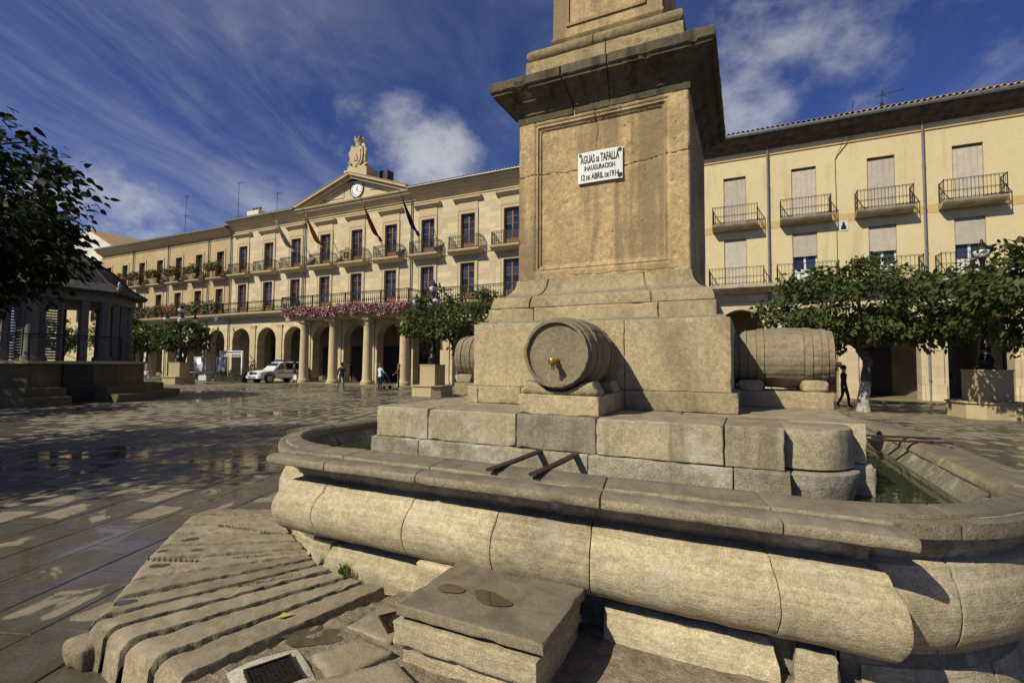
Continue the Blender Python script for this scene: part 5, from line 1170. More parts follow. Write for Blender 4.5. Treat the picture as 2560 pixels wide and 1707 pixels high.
mb = MB(); c_ = [(4.45, 10.0), (4.46, 11.5), (4.44, 13.1), (4.55, 13.3), (5.1, 14.0), (5.22, 14.9)]; mb.tube([(x, YW-0.03 if z < 14.3 else YW-0.75, z) for x, z in c_], 0.014, 5); mb.tube([(4.45, YW-0.03, 13.1), (4.7, YW-0.1, 13.7), (5.15, YW-0.9, 15.4), (5.2, YW-0.95, 15.75)], 0.014, 5); mb.tube([(4.45, YW-0.03, 6.6), (4.45, YW-0.03, 9.2)], 0.012, 5); yp(mb.build('cable', M['iron'], yel))
M['tileplaque'] = m_plain('glazed_tile', (0.55, 0.55, 0.53), 0.3)
pq = yp(MB().box(4.57, 4.97, YW-0.03, YW-0.002, 9.10, 9.66).build('tile_plaque', M['tileplaque'], yel)); MB().prism([(4.64, 9.17), (4.90, 9.17), (4.88, 9.36), (4.83, 9.42), (4.82, 9.55), (4.77, 9.60), (4.72, 9.55), (4.71, 9.42), (4.66, 9.36)], YW-0.036, YW-0.031, 'y').build('dark_figure', M['iron'], pq)
antenna(6.85, 32.6, 15.6, 17.0, 'yagi television antenna on the roof of the yellow building', ((16.7, 1.2, 7),), True)
# lane behind the passage
lane = empty('lane_house', (10, 46, 0), label='sunlit brick house front seen through the arcade passage on the right', cat='house')
under(MB().box(4, 20, 46, 46.4, 0, 9).build('wall', M['brickwall'], lane), lane); under(MB().box(10.3, 11.3, 45.9, 46.0, 1.6, 2.6).build('window', M['dark'], lane), lane)
# ================================================================== foliage
def m_leaf(name, a, b, c, trans=0.25):
    g = G(name); P = g.pos(); n = g.noise(1.1, 3, 0.6, P); n2 = g.noise(9, 2, 0.5, P)
    col = g.mix(g.ramp(n, 0.35, 0.65), a, b); col = g.mix(g.ramp(n2, 0.55, 0.75, 0, 0.6), col, c)
    mt = g.done(col, 0.62, None, 0, 0.22)
    tr = g.n.new('ShaderNodeBsdfTranslucent'); g.set(tr.inputs[0], g.mix(0.5, col, (0.12, 0.17, 0.02))); mx = g.n.new('ShaderNodeMixShader'); mx.inputs[0].default_value = trans
    g.l.new(g.bsdf.outputs[0], mx.inputs[1]); g.l.new(tr.outputs[0], mx.inputs[2]); g.l.new(mx.outputs[0], g.out.inputs[0]); return mt
M['leafdark'] = m_leaf('mulberry_leaf', (0.044, 0.062, 0.018), (0.078, 0.100, 0.027), (0.140, 0.155, 0.045))
M['leaffore'] = m_leaf('mulberry_leaf_shaded', (0.010, 0.017, 0.006), (0.015, 0.024, 0.008), (0.026, 0.036, 0.011), 0.10)  # darker copy of the leaf colour, with the near tree's shade painted in
M['bark'] = m_stone('bark', (0.10, 0.08, 0.055), (0.075, 0.06, 0.042), (0.05, 0.04, 0.03), bump=2, scale=2)
M['limewash'] = m_plain('limewashed_bark', (0.34, 0.31, 0.25), 0.9, var=0.4, nscale=8, bump=0.6)
LEAF_V = np.array([(0, 0, 0), (0.26, 0.12, 0.05), (0.30, 0.45, 0.02), (0.16, 0.70, -0.03), (0, 1.0, -0.16), (-0.16, 0.70, -0.03), (-0.30, 0.45, 0.02), (-0.26, 0.12, 0.05), (0, 0.5, -0.06)])
LEAF_F = [(0, 1, 8), (1, 2, 8), (2, 3, 8), (3, 4, 8), (4, 5, 8), (5, 6, 8), (6, 7, 8), (7, 0, 8)]
def leaves_mesh(name, P, D, size, mats, rs, midx=None):
    """P leaf bases, D pointing directions, size per leaf"""
    n = len(P); D = D/np.linalg.norm(D, axis=1)[:, None]
    up = rs.normal(size=(n, 3))*0.55+np.array((0, 0, 1.0)); X = np.cross(D, up); X /= np.linalg.norm(X, axis=1)[:, None]+1e-9; Z = np.cross(X, D)
    V = (P[:, None, :]+size[:, None, None]*(LEAF_V[None, :, 0, None]*X[:, None, :]+LEAF_V[None, :, 1, None]*D[:, None, :]+LEAF_V[None, :, 2, None]*Z[:, None, :])).reshape(-1, 3)
    k = len(LEAF_V); F = (np.array(LEAF_F)[None]+(np.arange(n)*k)[:, None, None]).reshape(-1, 3)
    me = bpy.data.meshes.new(name); me.vertices.add(len(V)); me.vertices.foreach_set('co', V.ravel()); me.loops.add(F.size); me.loops.foreach_set('vertex_index', F.ravel().astype(np.int32))
    me.polygons.add(len(F)); me.polygons.foreach_set('loop_start', np.arange(0, F.size, 3, dtype=np.int32)); me.polygons.foreach_set('loop_total', np.full(len(F), 3, dtype=np.int32))
    for m in (mats if isinstance(mats, list) else [mats]): me.materials.append(m)
    if midx is not None: me.polygons.foreach_set('material_index', np.repeat(midx, len(LEAF_F)).astype(np.int32))
    me.update(calc_edges=True); me.validate(); return me
def tree(loc, trunk_h, rad, zc, zr, n, leaf, seed, label, mat, group='trees in the square', trunk_r=0.17, lime=0.0, clumps=70, hole=None):
    rs = np.random.RandomState(seed); t = empty('tree', loc, label=label, cat='tree', group=group)
    top = Vector((0, 0, trunk_h)); mb = MB(); pts = [(rs.normal()*0.03*k, rs.normal()*0.03*k, trunk_h*k/5) for k in range(6)]
    mb.tube(pts, [trunk_r*(1.25 if k == 0 else 1.05-0.05*k) for k in range(6)], 12)
    ends = []
    nl = 7
    for k in range(nl):
        a = 2*math.pi*k/nl+rs.normal()*0.2; r1 = rad*rs.uniform(0.45, 0.75); e = (r1*math.cos(a), r1*math.sin(a), zc+rs.uniform(-0.3, 0.5)*zr); m_ = (e[0]*0.45, e[1]*0.45, trunk_h+(e[2]-trunk_h)*0.55)
        mb.tube([pts[5], m_, e], [trunk_r*0.6, trunk_r*0.38, trunk_r*0.16], 7); ends.append((m_, e))
        for q in range(3):
            b = a+rs.normal()*0.6; f = (e[0]+rad*0.32*math.cos(b), e[1]+rad*0.32*math.sin(b), e[2]+rs.uniform(-0.4, 0.25)*zr*0.6); mb.tube([e if q else m_, f], [trunk_r*0.16, 0.012], 5)
    mb.build('trunk', M['bark'], t, smooth=True)
    if lime: MB().tube([pts[0], pts[1], pts[2], (pts[2][0]+(pts[3][0]-pts[2][0])*0.4, pts[2][1]+(pts[3][1]-pts[2][1])*0.4, pts[2][2]+trunk_h*0.08)], [trunk_r*(1.25 if q == 0 else 1.05-0.05*q)+0.008 for q in (0, 1, 2, 2.4)], 16, cap=False).build('limewash_band', M['limewash'], t, smooth=True)
    C = []
    while len(C) < clumps:
        p = rs.uniform(-1, 1, 3); d = np.linalg.norm(p)
        if d > 1 or d < 0.35: continue
        q = np.array((p[0]*rad, p[1]*rad, zc+p[2]*zr)); C.append((q, rs.uniform(0.55, 1.15)))
    idx = rs.randint(0, len(C), n); B = np.array([C[i][0] for i in idx]); S_ = np.array([C[i][1] for i in idx])
    off = rs.normal(size=(n, 3)); off /= np.linalg.norm(off, axis=1)[:, None]; off *= (rs.rand(n)**0.5)[:, None]*S_[:, None]*np.array((rad*0.24, rad*0.24, zr*0.30))
    P = B+off; out = P-np.array((0, 0, zc)); out /= np.linalg.norm(out, axis=1)[:, None]+1e-6
    D = out*0.8+rs.normal(size=(n, 3))*0.55+np.array((0, 0, -0.55))
    me = leaves_mesh('crown', P, D, leaf*rs.uniform(0.6, 1.25, n), mat, rs); link_mesh('crown', me, t); return t
tree((-15.6, -3.6, 0), 2.6, 3.9, 5.2, 2.2, 6000, 0.26, 18, 'leafy tree beyond the left edge shading the paving', M['leafdark'])
tree((-31.5, 3.2, 0), 2.6, 4.2, 5.6, 2.2, 6000, 0.28, 19, 'leafy tree beyond the left edge shading the bandstand', M['leafdark'])
tree((-26.0, 1.0, 0), 2.6, 4.0, 5.4, 2.2, 6000, 0.28, 20, 'second leafy tree beyond the left edge near the bandstand', M['leafdark'])
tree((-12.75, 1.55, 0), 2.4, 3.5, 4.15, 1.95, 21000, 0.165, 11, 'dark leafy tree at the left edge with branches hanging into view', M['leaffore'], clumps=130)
tree((-14.3, 22.9, 0), 2.3, 3.3, 4.05, 1.75, 6500, 0.20, 12, 'leafy green tree behind the middle lamp plinth left of the pillar', M['leafdark'], lime=1.0)
tree((3.95, 22.8, 0), 2.4, 3.5, 4.0, 1.65, 8500, 0.20, 13, 'broad green tree with limewashed trunk right of the stone barrel', M['leafdark'], lime=1.15, trunk_r=0.19)
tree((8.7, 19.6, 0), 2.3, 3.4, 3.75, 1.55, 8500, 0.20, 14, 'dense green tree at the right edge above the lamp plinth', M['leafdark'], lime=1.15)
tree((-44.9, 26.4, 0), 2.3, 2.3, 4.0, 1.45, 3200, 0.26, 15, 'green tree behind the left street lamp near the closed parasols', M['leafdark'])
tree((-52.6, 26.0, 0), 2.3, 3.1, 4.2, 1.5, 4000, 0.26, 16, 'green tree half hidden behind the right side of the bandstand', M['leafdark'])
tree((-61.0, 24.0, 0), 2.3, 3.4, 4.2, 1.6, 2600, 0.27, 17, 'green tree seen through the open bandstand', M['leafdark'])
def mass(name, x0, x1, y0, y1, z0, z1, n, size, mats, weights, seed, droop=0.6, lump=0.35, parent=None):
    rs = np.random.RandomState(seed); P = rs.rand(n, 3)*np.array((x1-x0, y1-y0, z1-z0))+np.array((x0, y0, z0))
    k = max(3, int((x1-x0)/lump)); bx = rs.rand(k)*(x1-x0)+x0; bh = rs.uniform(-0.25, 0.25, k)*(z1-z0); near = np.abs(P[:, 0][:, None]-bx[None]).argmin(1); P[:, 2] += bh[near]
    D = rs.normal(size=(n, 3))+np.array((0, -0.5, -droop)); mi = rs.choice(len(mats), n, p=weights)
    me = leaves_mesh(name, P, D, size*rs.uniform(0.6, 1.3, n), mats, rs, mi); return link_mesh(name, me, parent)
M['petalpink'] = m_plain('pink_petal', (0.62, 0.05, 0.18), 0.6); M['petalwhite'] = m_plain('white_petal', (0.70, 0.66, 0.60), 0.6); M['petalred'] = m_plain('red_petal', (0.60, 0.035, 0.02), 0.6); M['petalpale'] = m_plain('pale_pink_petal', (0.66, 0.25, 0.34), 0.6)
M['leafbright'] = m_plain('geranium_leaf', (0.075, 0.10, 0.022), 0.6, var=0.4, nscale=3); M['leafdry'] = m_plain('dry_leaf', (0.20, 0.13, 0.06), 0.8, var=0.4, nscale=3)
fl_ = mass('petunias', -35.8, -22.6, 28.72, 29.10, 5.55, 6.30, 9000, 0.13, [M['petalpink'], M['petalwhite'], M['leafbright'], M['leafdry'], M['petalpale']], [0.24, 0.22, 0.26, 0.16, 0.12], 21)
tag(fl_, 'pink and white petunias trailing from the town hall porch', kind='stuff')
M['terracotta'] = m_plain('planter', (0.10, 0.07, 0.05), 0.8)
for i, b in enumerate(LB[:6]):
    t = empty('flower_box', (b, YW-0.78, 10.9), label=['flower box on the wing balcony next to the town hall', 'second flower box from the town hall on the upper balconies', 'third flower box from the town hall on the upper balconies', 'fourth flower box from the town hall on the upper balconies', 'fifth flower box from the town hall on the upper balconies', 'flower box on the farthest upper balcony, above the bandstand roof'][i], cat='flower box', group='flower boxes on the upper balconies')
    MB().box(-0.95, 0.95, -0.16, 0.16, -0.05, 0.22).build('box', M['terracotta'], t)
    mass('plants', -1.15, 1.15, -0.45, 0.2, 0.1, 0.75, 650, 0.16, [M['leafbright'], M['leafdry'], M['petalred']], [0.80, 0.12, 0.08 if i < 4 else 0.08], 30+i, parent=t)['kind'] = 'stuff'
for k in range(11):
    x = -48.3-k*2.05; red = 0.30 if k in (3, 4, 8) else 0.04
    t = empty('flower_trough', (x, YW-0.86, 7.15), label=['%s flower trough on the long balcony rail, %s from the town hall' % ('red geranium' if red > 0.1 else 'green', w_) for w_ in ('nearest', 'second', 'third', 'fourth', 'fifth', 'sixth', 'seventh', 'eighth', 'ninth', 'tenth', 'eleventh')][k], cat='flower trough', group='green troughs on the long balcony rail' if red < 0.1 else 'red geranium troughs on the long balcony rail')
    MB().box(-0.8, 0.8, -0.14, 0.14, -0.1, 0.15).build('box', M['terracotta'], t); mass('plants', -0.98, 0.98, -0.3, 0.2, -0.35, 0.55, 480, 0.15, [M['leafbright'], M['leafdry'], M['petalred']], [0.92-red, 0.08, red], 60+k, parent=t)['kind'] = 'stuff'
# ================================================================== bandstand
KC = Vector((-28.4, 10.3, 0)); kio = empty('bandstand', KC, label='octagonal bandstand with columns, louvred screens and stone steps at the left', cat='bandstand')
M['kstone'] = m_wall('bandstand_stone', (0.17, 0.135, 0.072), (0.145, 0.115, 0.062), (0.115, 0.09, 0.05), brick=(0.8, 0.4), stain=0.4)  # stone colour lowered so that it carries the bandstand's shade
M['kwhite_shaded'] = m_plain('pale_column_shaded', (0.135, 0.130, 0.118), 0.8, nscale=2); M['kroof'] = m_plain('bandstand_roof_shaded', (0.062, 0.055, 0.044), 0.9, var=0.35, nscale=4, bump=0.4)  # white columns, screens and roof darkened; their shade is put into the colour
def octp(a, k):
    r_ = a/math.cos(math.pi/8); t = math.pi/8+k*math.pi/4; return (r_*math.cos(t), r_*math.sin(t))
def oct_prism(a, z0, z1): return MB().prism([octp(a, k) for k in range(8)], z0, z1, 'z')
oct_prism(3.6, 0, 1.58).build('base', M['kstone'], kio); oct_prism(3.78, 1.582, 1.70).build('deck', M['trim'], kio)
MB().box(3.58, 3.72, -0.45, 0.55, 0.02, 1.56).build('door', M['dark'], kio)
for (a0, a1, z0, z1) in ((3.62, 4.35, 0, 0.66), (4.352, 5.0, 0, 0.33)):
    for k in range(8):
        p0, p1, q0, q1 = octp(a0, k-1), octp(a0, k), octp(a1, k-1), octp(a1, k)
        if k == 0:
            for (u0, u1) in ((0.0, 0.34), (0.72, 1.0)):
                L_ = lambda a, b, u: (a[0]+(b[0]-a[0])*u, a[1]+(b[1]-a[1])*u)
                MB().prism([L_(p0, p1, u0), L_(p0, p1, u1), L_(q0, q1, u1), L_(q0, q1, u0)], z0, z1, 'z').build('step', M['kstone'], kio)
        else: MB().prism([p0, p1, q1, q0], z0, z1, 'z').build('step', M['kstone'], kio)
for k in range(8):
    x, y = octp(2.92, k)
    MB().lathe([(0.30, 1.70), (0.30, 1.86), (0.23, 1.90), (0.22, 2.1), (0.19, 4.05), (0.24, 4.12), (0.28, 4.25)], (x, y, 0), 16).build('column', M['kwhite_shaded'], kio, smooth=True, angle=35)
    a, b = octp(3.0, k), octp(3.0, k+1)
    for u in (0.33, 0.67):
        if k in (7,) and u < 0.5: continue
        cx0, cy0 = a[0]+(b[0]-a[0])*u, a[1]+(b[1]-a[1])*u; MB().box(cx0-0.13, cx0+0.13, cy0-0.13, cy0+0.13, 1.70, 4.25).build('pillar', M['kwhite_shaded'], kio)
MB().prism([octp(3.2, k) for k in range(8)], 4.252, 4.62, 'z').build('entablature', M['kwhite_shaded'], kio)
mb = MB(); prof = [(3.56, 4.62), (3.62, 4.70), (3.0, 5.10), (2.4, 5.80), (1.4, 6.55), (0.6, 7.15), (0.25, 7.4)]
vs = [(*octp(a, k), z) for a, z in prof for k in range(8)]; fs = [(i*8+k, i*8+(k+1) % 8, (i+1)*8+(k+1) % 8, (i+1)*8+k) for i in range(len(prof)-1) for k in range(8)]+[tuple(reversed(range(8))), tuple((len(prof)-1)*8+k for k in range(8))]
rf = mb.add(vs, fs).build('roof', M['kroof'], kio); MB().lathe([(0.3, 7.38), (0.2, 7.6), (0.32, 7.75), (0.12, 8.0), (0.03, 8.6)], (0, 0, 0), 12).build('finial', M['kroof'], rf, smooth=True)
for k in range(8):
    a = Vector((*octp(3.55, k), 4.66)); b = Vector((*octp(0.3, k), 7.42)); pts = [Vector((*octp(q[0], k), q[1]+0.03)) for q in prof[1:]]; MB().tube(pts, 0.06, 6).build('roof_rib', M['kroof'], rf)
    if k in (7, 0): MB().lathe([(0.10, 4.72), (0.12, 4.85), (0.06, 4.95), (0.09, 5.05), (0.02, 5.2)], (*octp(3.5, k), 0), 8).build('corner_finial', M['zinc'], rf, smooth=True)
def louvre(p0, p1, z0, z1, nm='louvre_screen'):
    p0, p1 = Vector((*p0, 0)), Vector((*p1, 0)); d = (p1-p0).normalized(); nrm = Vector((d.y, -d.x, 0)); mb = MB()
    for (a, b) in ((p0, p0+d*0.07), (p1-d*0.07, p1)):
        m_ = (a+b)/2; mb.bar(m_+Vector((0, 0, z0)), m_+Vector((0, 0, z1)), 0.07)
    fr = mb.build(nm, M['kwhite_shaded'], kio); n = int((z1-z0)/0.11)
    sm = MB(); L = (p1-p0).length-0.15; sm.add([(-L/2, -0.03, -0.035), (L/2, -0.03, -0.035), (L/2, 0.03, 0.035), (-L/2, 0.03, 0.035), (-L/2, -0.03, -0.023), (L/2, -0.03, -0.023), (L/2, 0.03, 0.047), (-L/2, 0.03, 0.047)], [(0, 1, 2, 3), (7, 6, 5, 4), (0, 4, 5, 1), (1, 5, 6, 2), (2, 6, 7, 3), (3, 7, 4, 0)])
    so = sm.build('slat', M['kwhite_shaded']); me = so.data; bpy.data.objects.remove(so)
    for i in range(n):
        o = link_mesh('slat', me, fr); c = (p0+p1)/2; o.location = (c.x, c.y, z0+0.06+i*(z1-z0-0.08)/n); o.rotation_euler = (0, 0, math.atan2(d.y, d.x))
A7, A0, A6 = octp(3.04, 7), octp(3.04, 0), octp(3.04, 6)
louvre((A7[0], A7[1]+0.15), (A7[0], A7[1]+0.98), 1.72, 4.24)
mid7 = ((A6[0]+A7[0])/2, (A6[1]+A7[1])/2); louvre((mid7[0]+0.08, mid7[1]+0.08), (A7[0]-0.15, A7[1]-0.15), 1.72, 4.24); louvre((A6[0]+0.15, A6[1]+0.15), (mid7[0]-0.08, mid7[1]-0.08), 1.72, 4.24)
mb = MB()
for k in range(8):
    a, b = Vector((*octp(3.68, k-1), 0)), Vector((*octp(3.68, k), 0))
    for z in (2.72, 2.62): mb.bar(a+Vector((0, 0, z)), b+Vector((0, 0, z)), 0.05 if z > 2.7 else 0.025)
    for u in (0, 0.5):
        p = a.lerp(b, u); mb.bar(p+Vector((0, 0, 1.7)), p+Vector((0, 0, 2.72)), 0.05); q = a.lerp(b, u+0.5); mb.bar(p+Vector((0, 0, 1.76)), q+Vector((0, 0, 2.6)), 0.012); mb.bar(p+Vector((0, 0, 2.6)), q+Vector((0, 0, 1.76)), 0.012)
mb.build('railing', M['iron'], kio)
# ================================================================== street lamps
M['globe'] = m_plain('opal_globe', (0.66, 0.66, 0.63), 0.3, var=0.05); M['plinth'] = m_wall('lamp_plinth_stone', (0.46, 0.37, 0.21), (0.42, 0.335, 0.19), (0.35, 0.28, 0.165), stain=0.3)
def lamp(loc, rz, label):
    t = empty('street_lamp', loc, rz, label, 'street lamp', 'five globe street lamps on stone plinths')
    MB().prism([(-0.92, -0.55), (-0.55, -0.92), (0.55, -0.92), (0.92, -0.55), (0.92, 0.55), (0.55, 0.92), (-0.55, 0.92), (-0.92, 0.55)], 0, 0.52, 'z').build('plinth_base', M['plinth'], t)
    MB().prism([(-0.98, -0.58), (-0.58, -0.98), (0.58, -0.98), (0.98, -0.58), (0.98, 0.58), (0.58, 0.98), (-0.58, 0.98), (-0.98, 0.58)], 0.521, 0.57, 'z').build('plinth_slab', M['plinth'], t)
    mb = MB(); mb.prism([(-0.48, -0.48), (0.48, -0.48), (0.48, 0.48), (-0.48, 0.48)], 0.571, 1.60, 'z'); mb.box(-0.50, 0.50, -0.50, 0.50, 1.601, 1.66); mb.build('plinth', M['plinth'], t)
    MB().lathe([(0.30, 1.66), (0.30, 1.74), (0.22, 1.80), (0.26, 2.0), (0.20, 2.1), (0.15, 2.25), (0.18, 2.3), (0.17, 2.5), (0.10, 2.6), (0.085, 2.7), (0.075, 4.3), (0.10, 4.35), (0.10, 4.45), (0.07, 4.5), (0.06, 5.4), (0.09, 5.5), (0.13, 5.55)], (0, 0, 0), 14).build('post', M['iron'], t, smooth=True, angle=40)
    def globe(x, y, z, r_=0.21):
        gl = MB().lathe([(0.06, z-r_*1.05), (r_*0.62, z-r_*0.85), (r_*0.93, z-r_*0.4), (r_, z), (r_*0.97, z+r_*0.25)], (x, y, 0), 18).build('globe', M['globe'], t, smooth=True)
        MB().lathe([(r_*1.04, z+r_*0.22), (r_*1.02, z+r_*0.34), (r_*0.75, z+r_*0.8), (r_*0.35, z+r_*1.1), (0.05, z+r_*1.5), (0.02, z+r_*1.9)], (x, y, 0), 18).build('cap', M['iron'], gl, smooth=True, angle=40)
    globe(0, 0, 5.78, 0.24)
    for k in range(4):
        a = math.pi/4+k*math.pi/2; c, s_ = math.cos(a), math.sin(a)
        MB().tube([(0.05*c, 0.05*s_, 4.5), (0.4*c, 0.4*s_, 4.72), (0.75*c, 0.75*s_, 4.60), (0.92*c, 0.92*s_, 4.68), (0.92*c, 0.92*s_, 4.78)], [0.035, 0.03, 0.028, 0.03, 0.06], 7).build('arm', M['iron'], t, smooth=True)
        globe(0.92*c, 0.92*s_, 5.02)
lamp((-15.25, 21.8, 0), 0, 'street lamp on a stone plinth between the town hall porch and the fountain')
lamp((-39.8, 23.0, 0), 0.3, 'street lamp with five white globes beside the closed parasols')
lamp((7.45, 22.5, 0), 0.2, 'street lamp on a shaded stone plinth under the tree at the right')
# ================================================================== flags, loudspeakers
def flag_cloth(x, top, base, cols, name_mat, label):
    t = empty('flag', base, label=label, cat='flag', group='flags on the town hall balconies'); T0 = Vector(base); A = Vector(top)-T0
    MB().tube([(0, 0, 0), tuple(A)], [0.03, 0.018], 6).build('pole', M['rust'], t)
    n, m = 26, 10; vs = []; fs = []; mi = []
    # limp cloth: top edge runs along the pole from 85 % to 30 %, gathered folds hang down
    for i in range(n+1):
        u = i/n; p = A*(0.88-0.78*u); drop = (0.05+0.78*math.sin(math.pi*min(1, u*1.12+0.02))**1.0)*1.0
        for j in range(m+1):
            v = j/m; f = 0.09*math.sin(j*2.4+u*3)*(0.3+u); vs.append((p.x+f+0.10*v, p.y+0.10*math.sin(j*1.7+u*2)*(0.4)+v*0.05, p.z-0.02-drop*v))
    for i in range(n):
        for j in range(m):
            fs.append((i*(m+1)+j, (i+1)*(m+1)+j, (i+1)*(m+1)+j+1, i*(m+1)+j+1)); mi.append(min(len(cols)-1, int(cols and (j/m)*len(cols))))
    me = np_mesh('cloth', vs, fs, cols, mi, True); sol = link_mesh('cloth', me, t); md = sol.modifiers.new('thickness', 'SOLIDIFY'); md.thickness = 0.012
def mc(nm, c): return m_plain(nm, c, 0.8, var=0.1)
mw, mr, my_, mbl = mc('flag_white', (0.62, 0.60, 0.58)), mc('flag_red', (0.36, 0.02, 0.025)), mc('flag_yellow', (0.66, 0.36, 0.03)), mc('flag_blue', (0.012, 0.015, 0.07))
flag_cloth(0, (-36.54, 28.25, 14.37), (-36.54, 30.75, 11.31), [mw, mw, mr, mw], None, 'limp white flag with a red patch, leftmost on the balconies')
flag_cloth(0, (-32.97, 28.24, 14.45), (-32.97, 30.75, 11.27), [my_, mr, my_, mr], None, 'limp red and yellow flag left of the middle balcony')
flag_cloth(0, (-26.62, 28.08, 14.46), (-26.62, 30.75, 11.26), [mr], None, 'limp plain red flag below the clock')
flag_cloth(0, (-22.90, 28.07, 14.50), (-22.90, 30.75, 11.30), [mbl], None, 'limp dark blue flag beside the downpipe')
for b, e in (((-34.5, 30.7, 11.0), (-34.0, 29.6, 11.6)), ((-31.3, 30.7, 11.0), (-30.7, 29.5, 11.7)), ((-25.2, 30.7, 11.1), (-24.9, 30.0, 11.8)), ((-21.3, 30.7, 11.2), (-21.1, 30.0, 11.9))):
    under(MB().tube([b, e], 0.025, 6).build('flag_bracket', M['rust'], hall), hall)
for (x, y, z, lb_) in ((-23.5, 30.35, 5.87, 'grey horn loudspeaker under the balcony at the porch'), (-46.4, 30.35, 5.93, 'grey horn loudspeaker under the balcony by the brick wing')):
    o = MB().lathe([(0.30, -0.32), (0.27, -0.30), (0.16, -0.16), (0.07, 0.0), (0.10, 0.04), (0.10, 0.22), (0.03, 0.24)], (x, y, z), 16, 'y'); o.bar((x, y+0.1, z), (x, y+0.1, z+0.35), 0.03)
    tag(o.build('loudspeaker', M['zinc'], smooth=True, angle=40), lb_, 'loudspeaker', 'horn loudspeakers')
# ================================================================== terrace furniture
M['canvas'] = m_plain('ecru_canvas', (0.56, 0.52, 0.44), 0.9, var=0.12); M['plastic'] = m_plain('white_plastic', (0.68, 0.68, 0.66), 0.4); M['alu'] = m_plain('grey_metal_panel', (0.40, 0.42, 0.45), 0.35, 0.5)
def parasol(loc, h, label):
    t = empty('closed_parasol', loc, rng.uniform(0, 1), label, 'parasol', 'closed parasols on the terrace'); n = 28; vs = []; fs = []
    prof = [(0.03, h), (0.07, h-0.25), (0.10, h*0.72), (0.14, h*0.70), (0.30, h*0.42), (0.40, h*0.22), (0.36, h*0.20)]
    for r_, z in prof:
        for j in range(n):
            t_ = 2*math.pi*j/n; k = 1+0.28*math.cos(8*t_)*(1 if z < h*0.75 else 0.2); vs.append((r_*k*math.cos(t_), r_*k*math.sin(t_), z+(0.08*math.cos(8*t_) if z < h*0.3 else 0)))
    for i in range(len(prof)-1):
        for j in range(n): fs.append((i*n+j, i*n+(j+1) % n, (i+1)*n+(j+1) % n, (i+1)*n+j))
    link_mesh('canopy', np_mesh('canopy', vs, fs, M['canvas'], smooth=True), t)
    MB().tube([(0, 0, 0.3), (0, 0, h+0.06)], 0.03, 8).build('pole', M['plastic'], t)
    MB().lathe([(0.105, h*0.715), (0.115, h*0.705), (0.115, h*0.66), (0.14, h*0.64)], (0, 0, 0), 12).build('strap', M['iron'], t)
    mb = MB(); mb.box(-0.36, 0.36, -0.36, 0.36, 0, 0.42); mb.box(-0.33, 0.33, -0.33, 0.33, 0.421, 0.46); mb.build('base', M['plastic'], t)
parasol((-46.0, 28.9, 0), 4.3, 'tall closed ecru parasol with white base near the arcade')
parasol((-57.2, 31.0-1.2, 0), 3.6, 'closed ecru parasol beside the bandstand steps')
parasol((-51.0, 30.2-0.8, 0), 3.4, 'closed ecru parasol behind the left street lamp')
def table(loc, label):
    t = empty('bistro_table', loc, 0, label, 'table', 'white tables on the terrace'); MB().lathe([(0.36, 0.72), (0.36, 0.75)], (0, 0, 0), 20).build('top', M['plastic'], t); MB().lathe([(0.22, 0), (0.2, 0.03), (0.04, 0.06), (0.03, 0.72)], (0, 0, 0), 12).build('stem', M['plastic'], t, smooth=True, angle=40)
table((-44.9, 28.6, 0), 'white round table right of the tall closed parasol'); table((-47.1, 28.6, 0), 'white round table left of the tall closed parasol'); table((-55.9, 29.3, 0), 'white round table by the parasol near the bandstand'); table((-50.0, 29.0, 0), 'white round table behind the left street lamp')
def screen(x, y, w, label):
    t = empty('wind_screen', (x, y, 0), 0.15, label, 'screen', 'grey metal wind screens'); n = 10
    vs = [(w*(i/n-0.5), -0.12*math.sin(math.pi*i/n), z) for z in (0.15, 2.2) for i in range(n+1)]; me = np_mesh('panel', vs, [(i, i+1, n+2+i, n+1+i) for i in range(n)], M['alu'], smooth=True); o = link_mesh('panel', me, t); md = o.modifiers.new('thickness', 'SOLIDIFY'); md.thickness = 0.03
    for sx in (-1, 1): MB().box(sx*w*0.45-0.04, sx*w*0.45+0.04, -0.2, 0.2, 0, 0.15).build('foot', M['alu'], t)
screen(-47.9, 29.4, 1.1, 'grey metal wind screen left of the tall parasol'); screen(-44.4, 29.4, 1.25, 'grey metal wind screen right of the tall parasol')
fr = empty('terrace_gate', (-40.9, 28.0, 0), 0, 'white framed terrace entrance with a scalloped header', 'gate frame')
for x in (-1.45, 1.45): MB().box(x-0.07, x+0.07, -0.07, 0.07, 0, 2.62).build('post', M['plastic'], fr)
MB().box(-1.38, 1.38, -0.05, 0.05, 2.18, 2.24).build('header_rail', M['plastic'], fr); MB().box(-1.52, 1.52, -0.075, 0.075, 2.621, 2.70).build('top_rail', M['plastic'], fr)
mb = MB().box(-1.38, 1.38, -0.02, 0.02, 2.50, 2.62)
hd = mb.build('header', M['plastic'], fr)
for k in range(9): MB().lathe([(0.14, -0.02), (0.14, 0.02)], (-1.24+k*0.31, 0, 2.48), 16, 'y').build('scallop', M['plastic'], hd)
hedge = empty('planter_hedge', (-40.4, 27.7, 0), 0, 'dark planter with shrubs at the foot of the white terrace frame', 'planter'); MB().box(-1.75, 1.75, -0.25, 0.25, 0, 0.45).build('box', M['dark'], hedge); mass('shrubs', -1.8, 1.8, -0.3, 0.3, 0.35, 0.95, 700, 0.14, [M['leafdark'], M['petalred']], [0.97, 0.03], 88, parent=hedge)['kind'] = 'stuff'
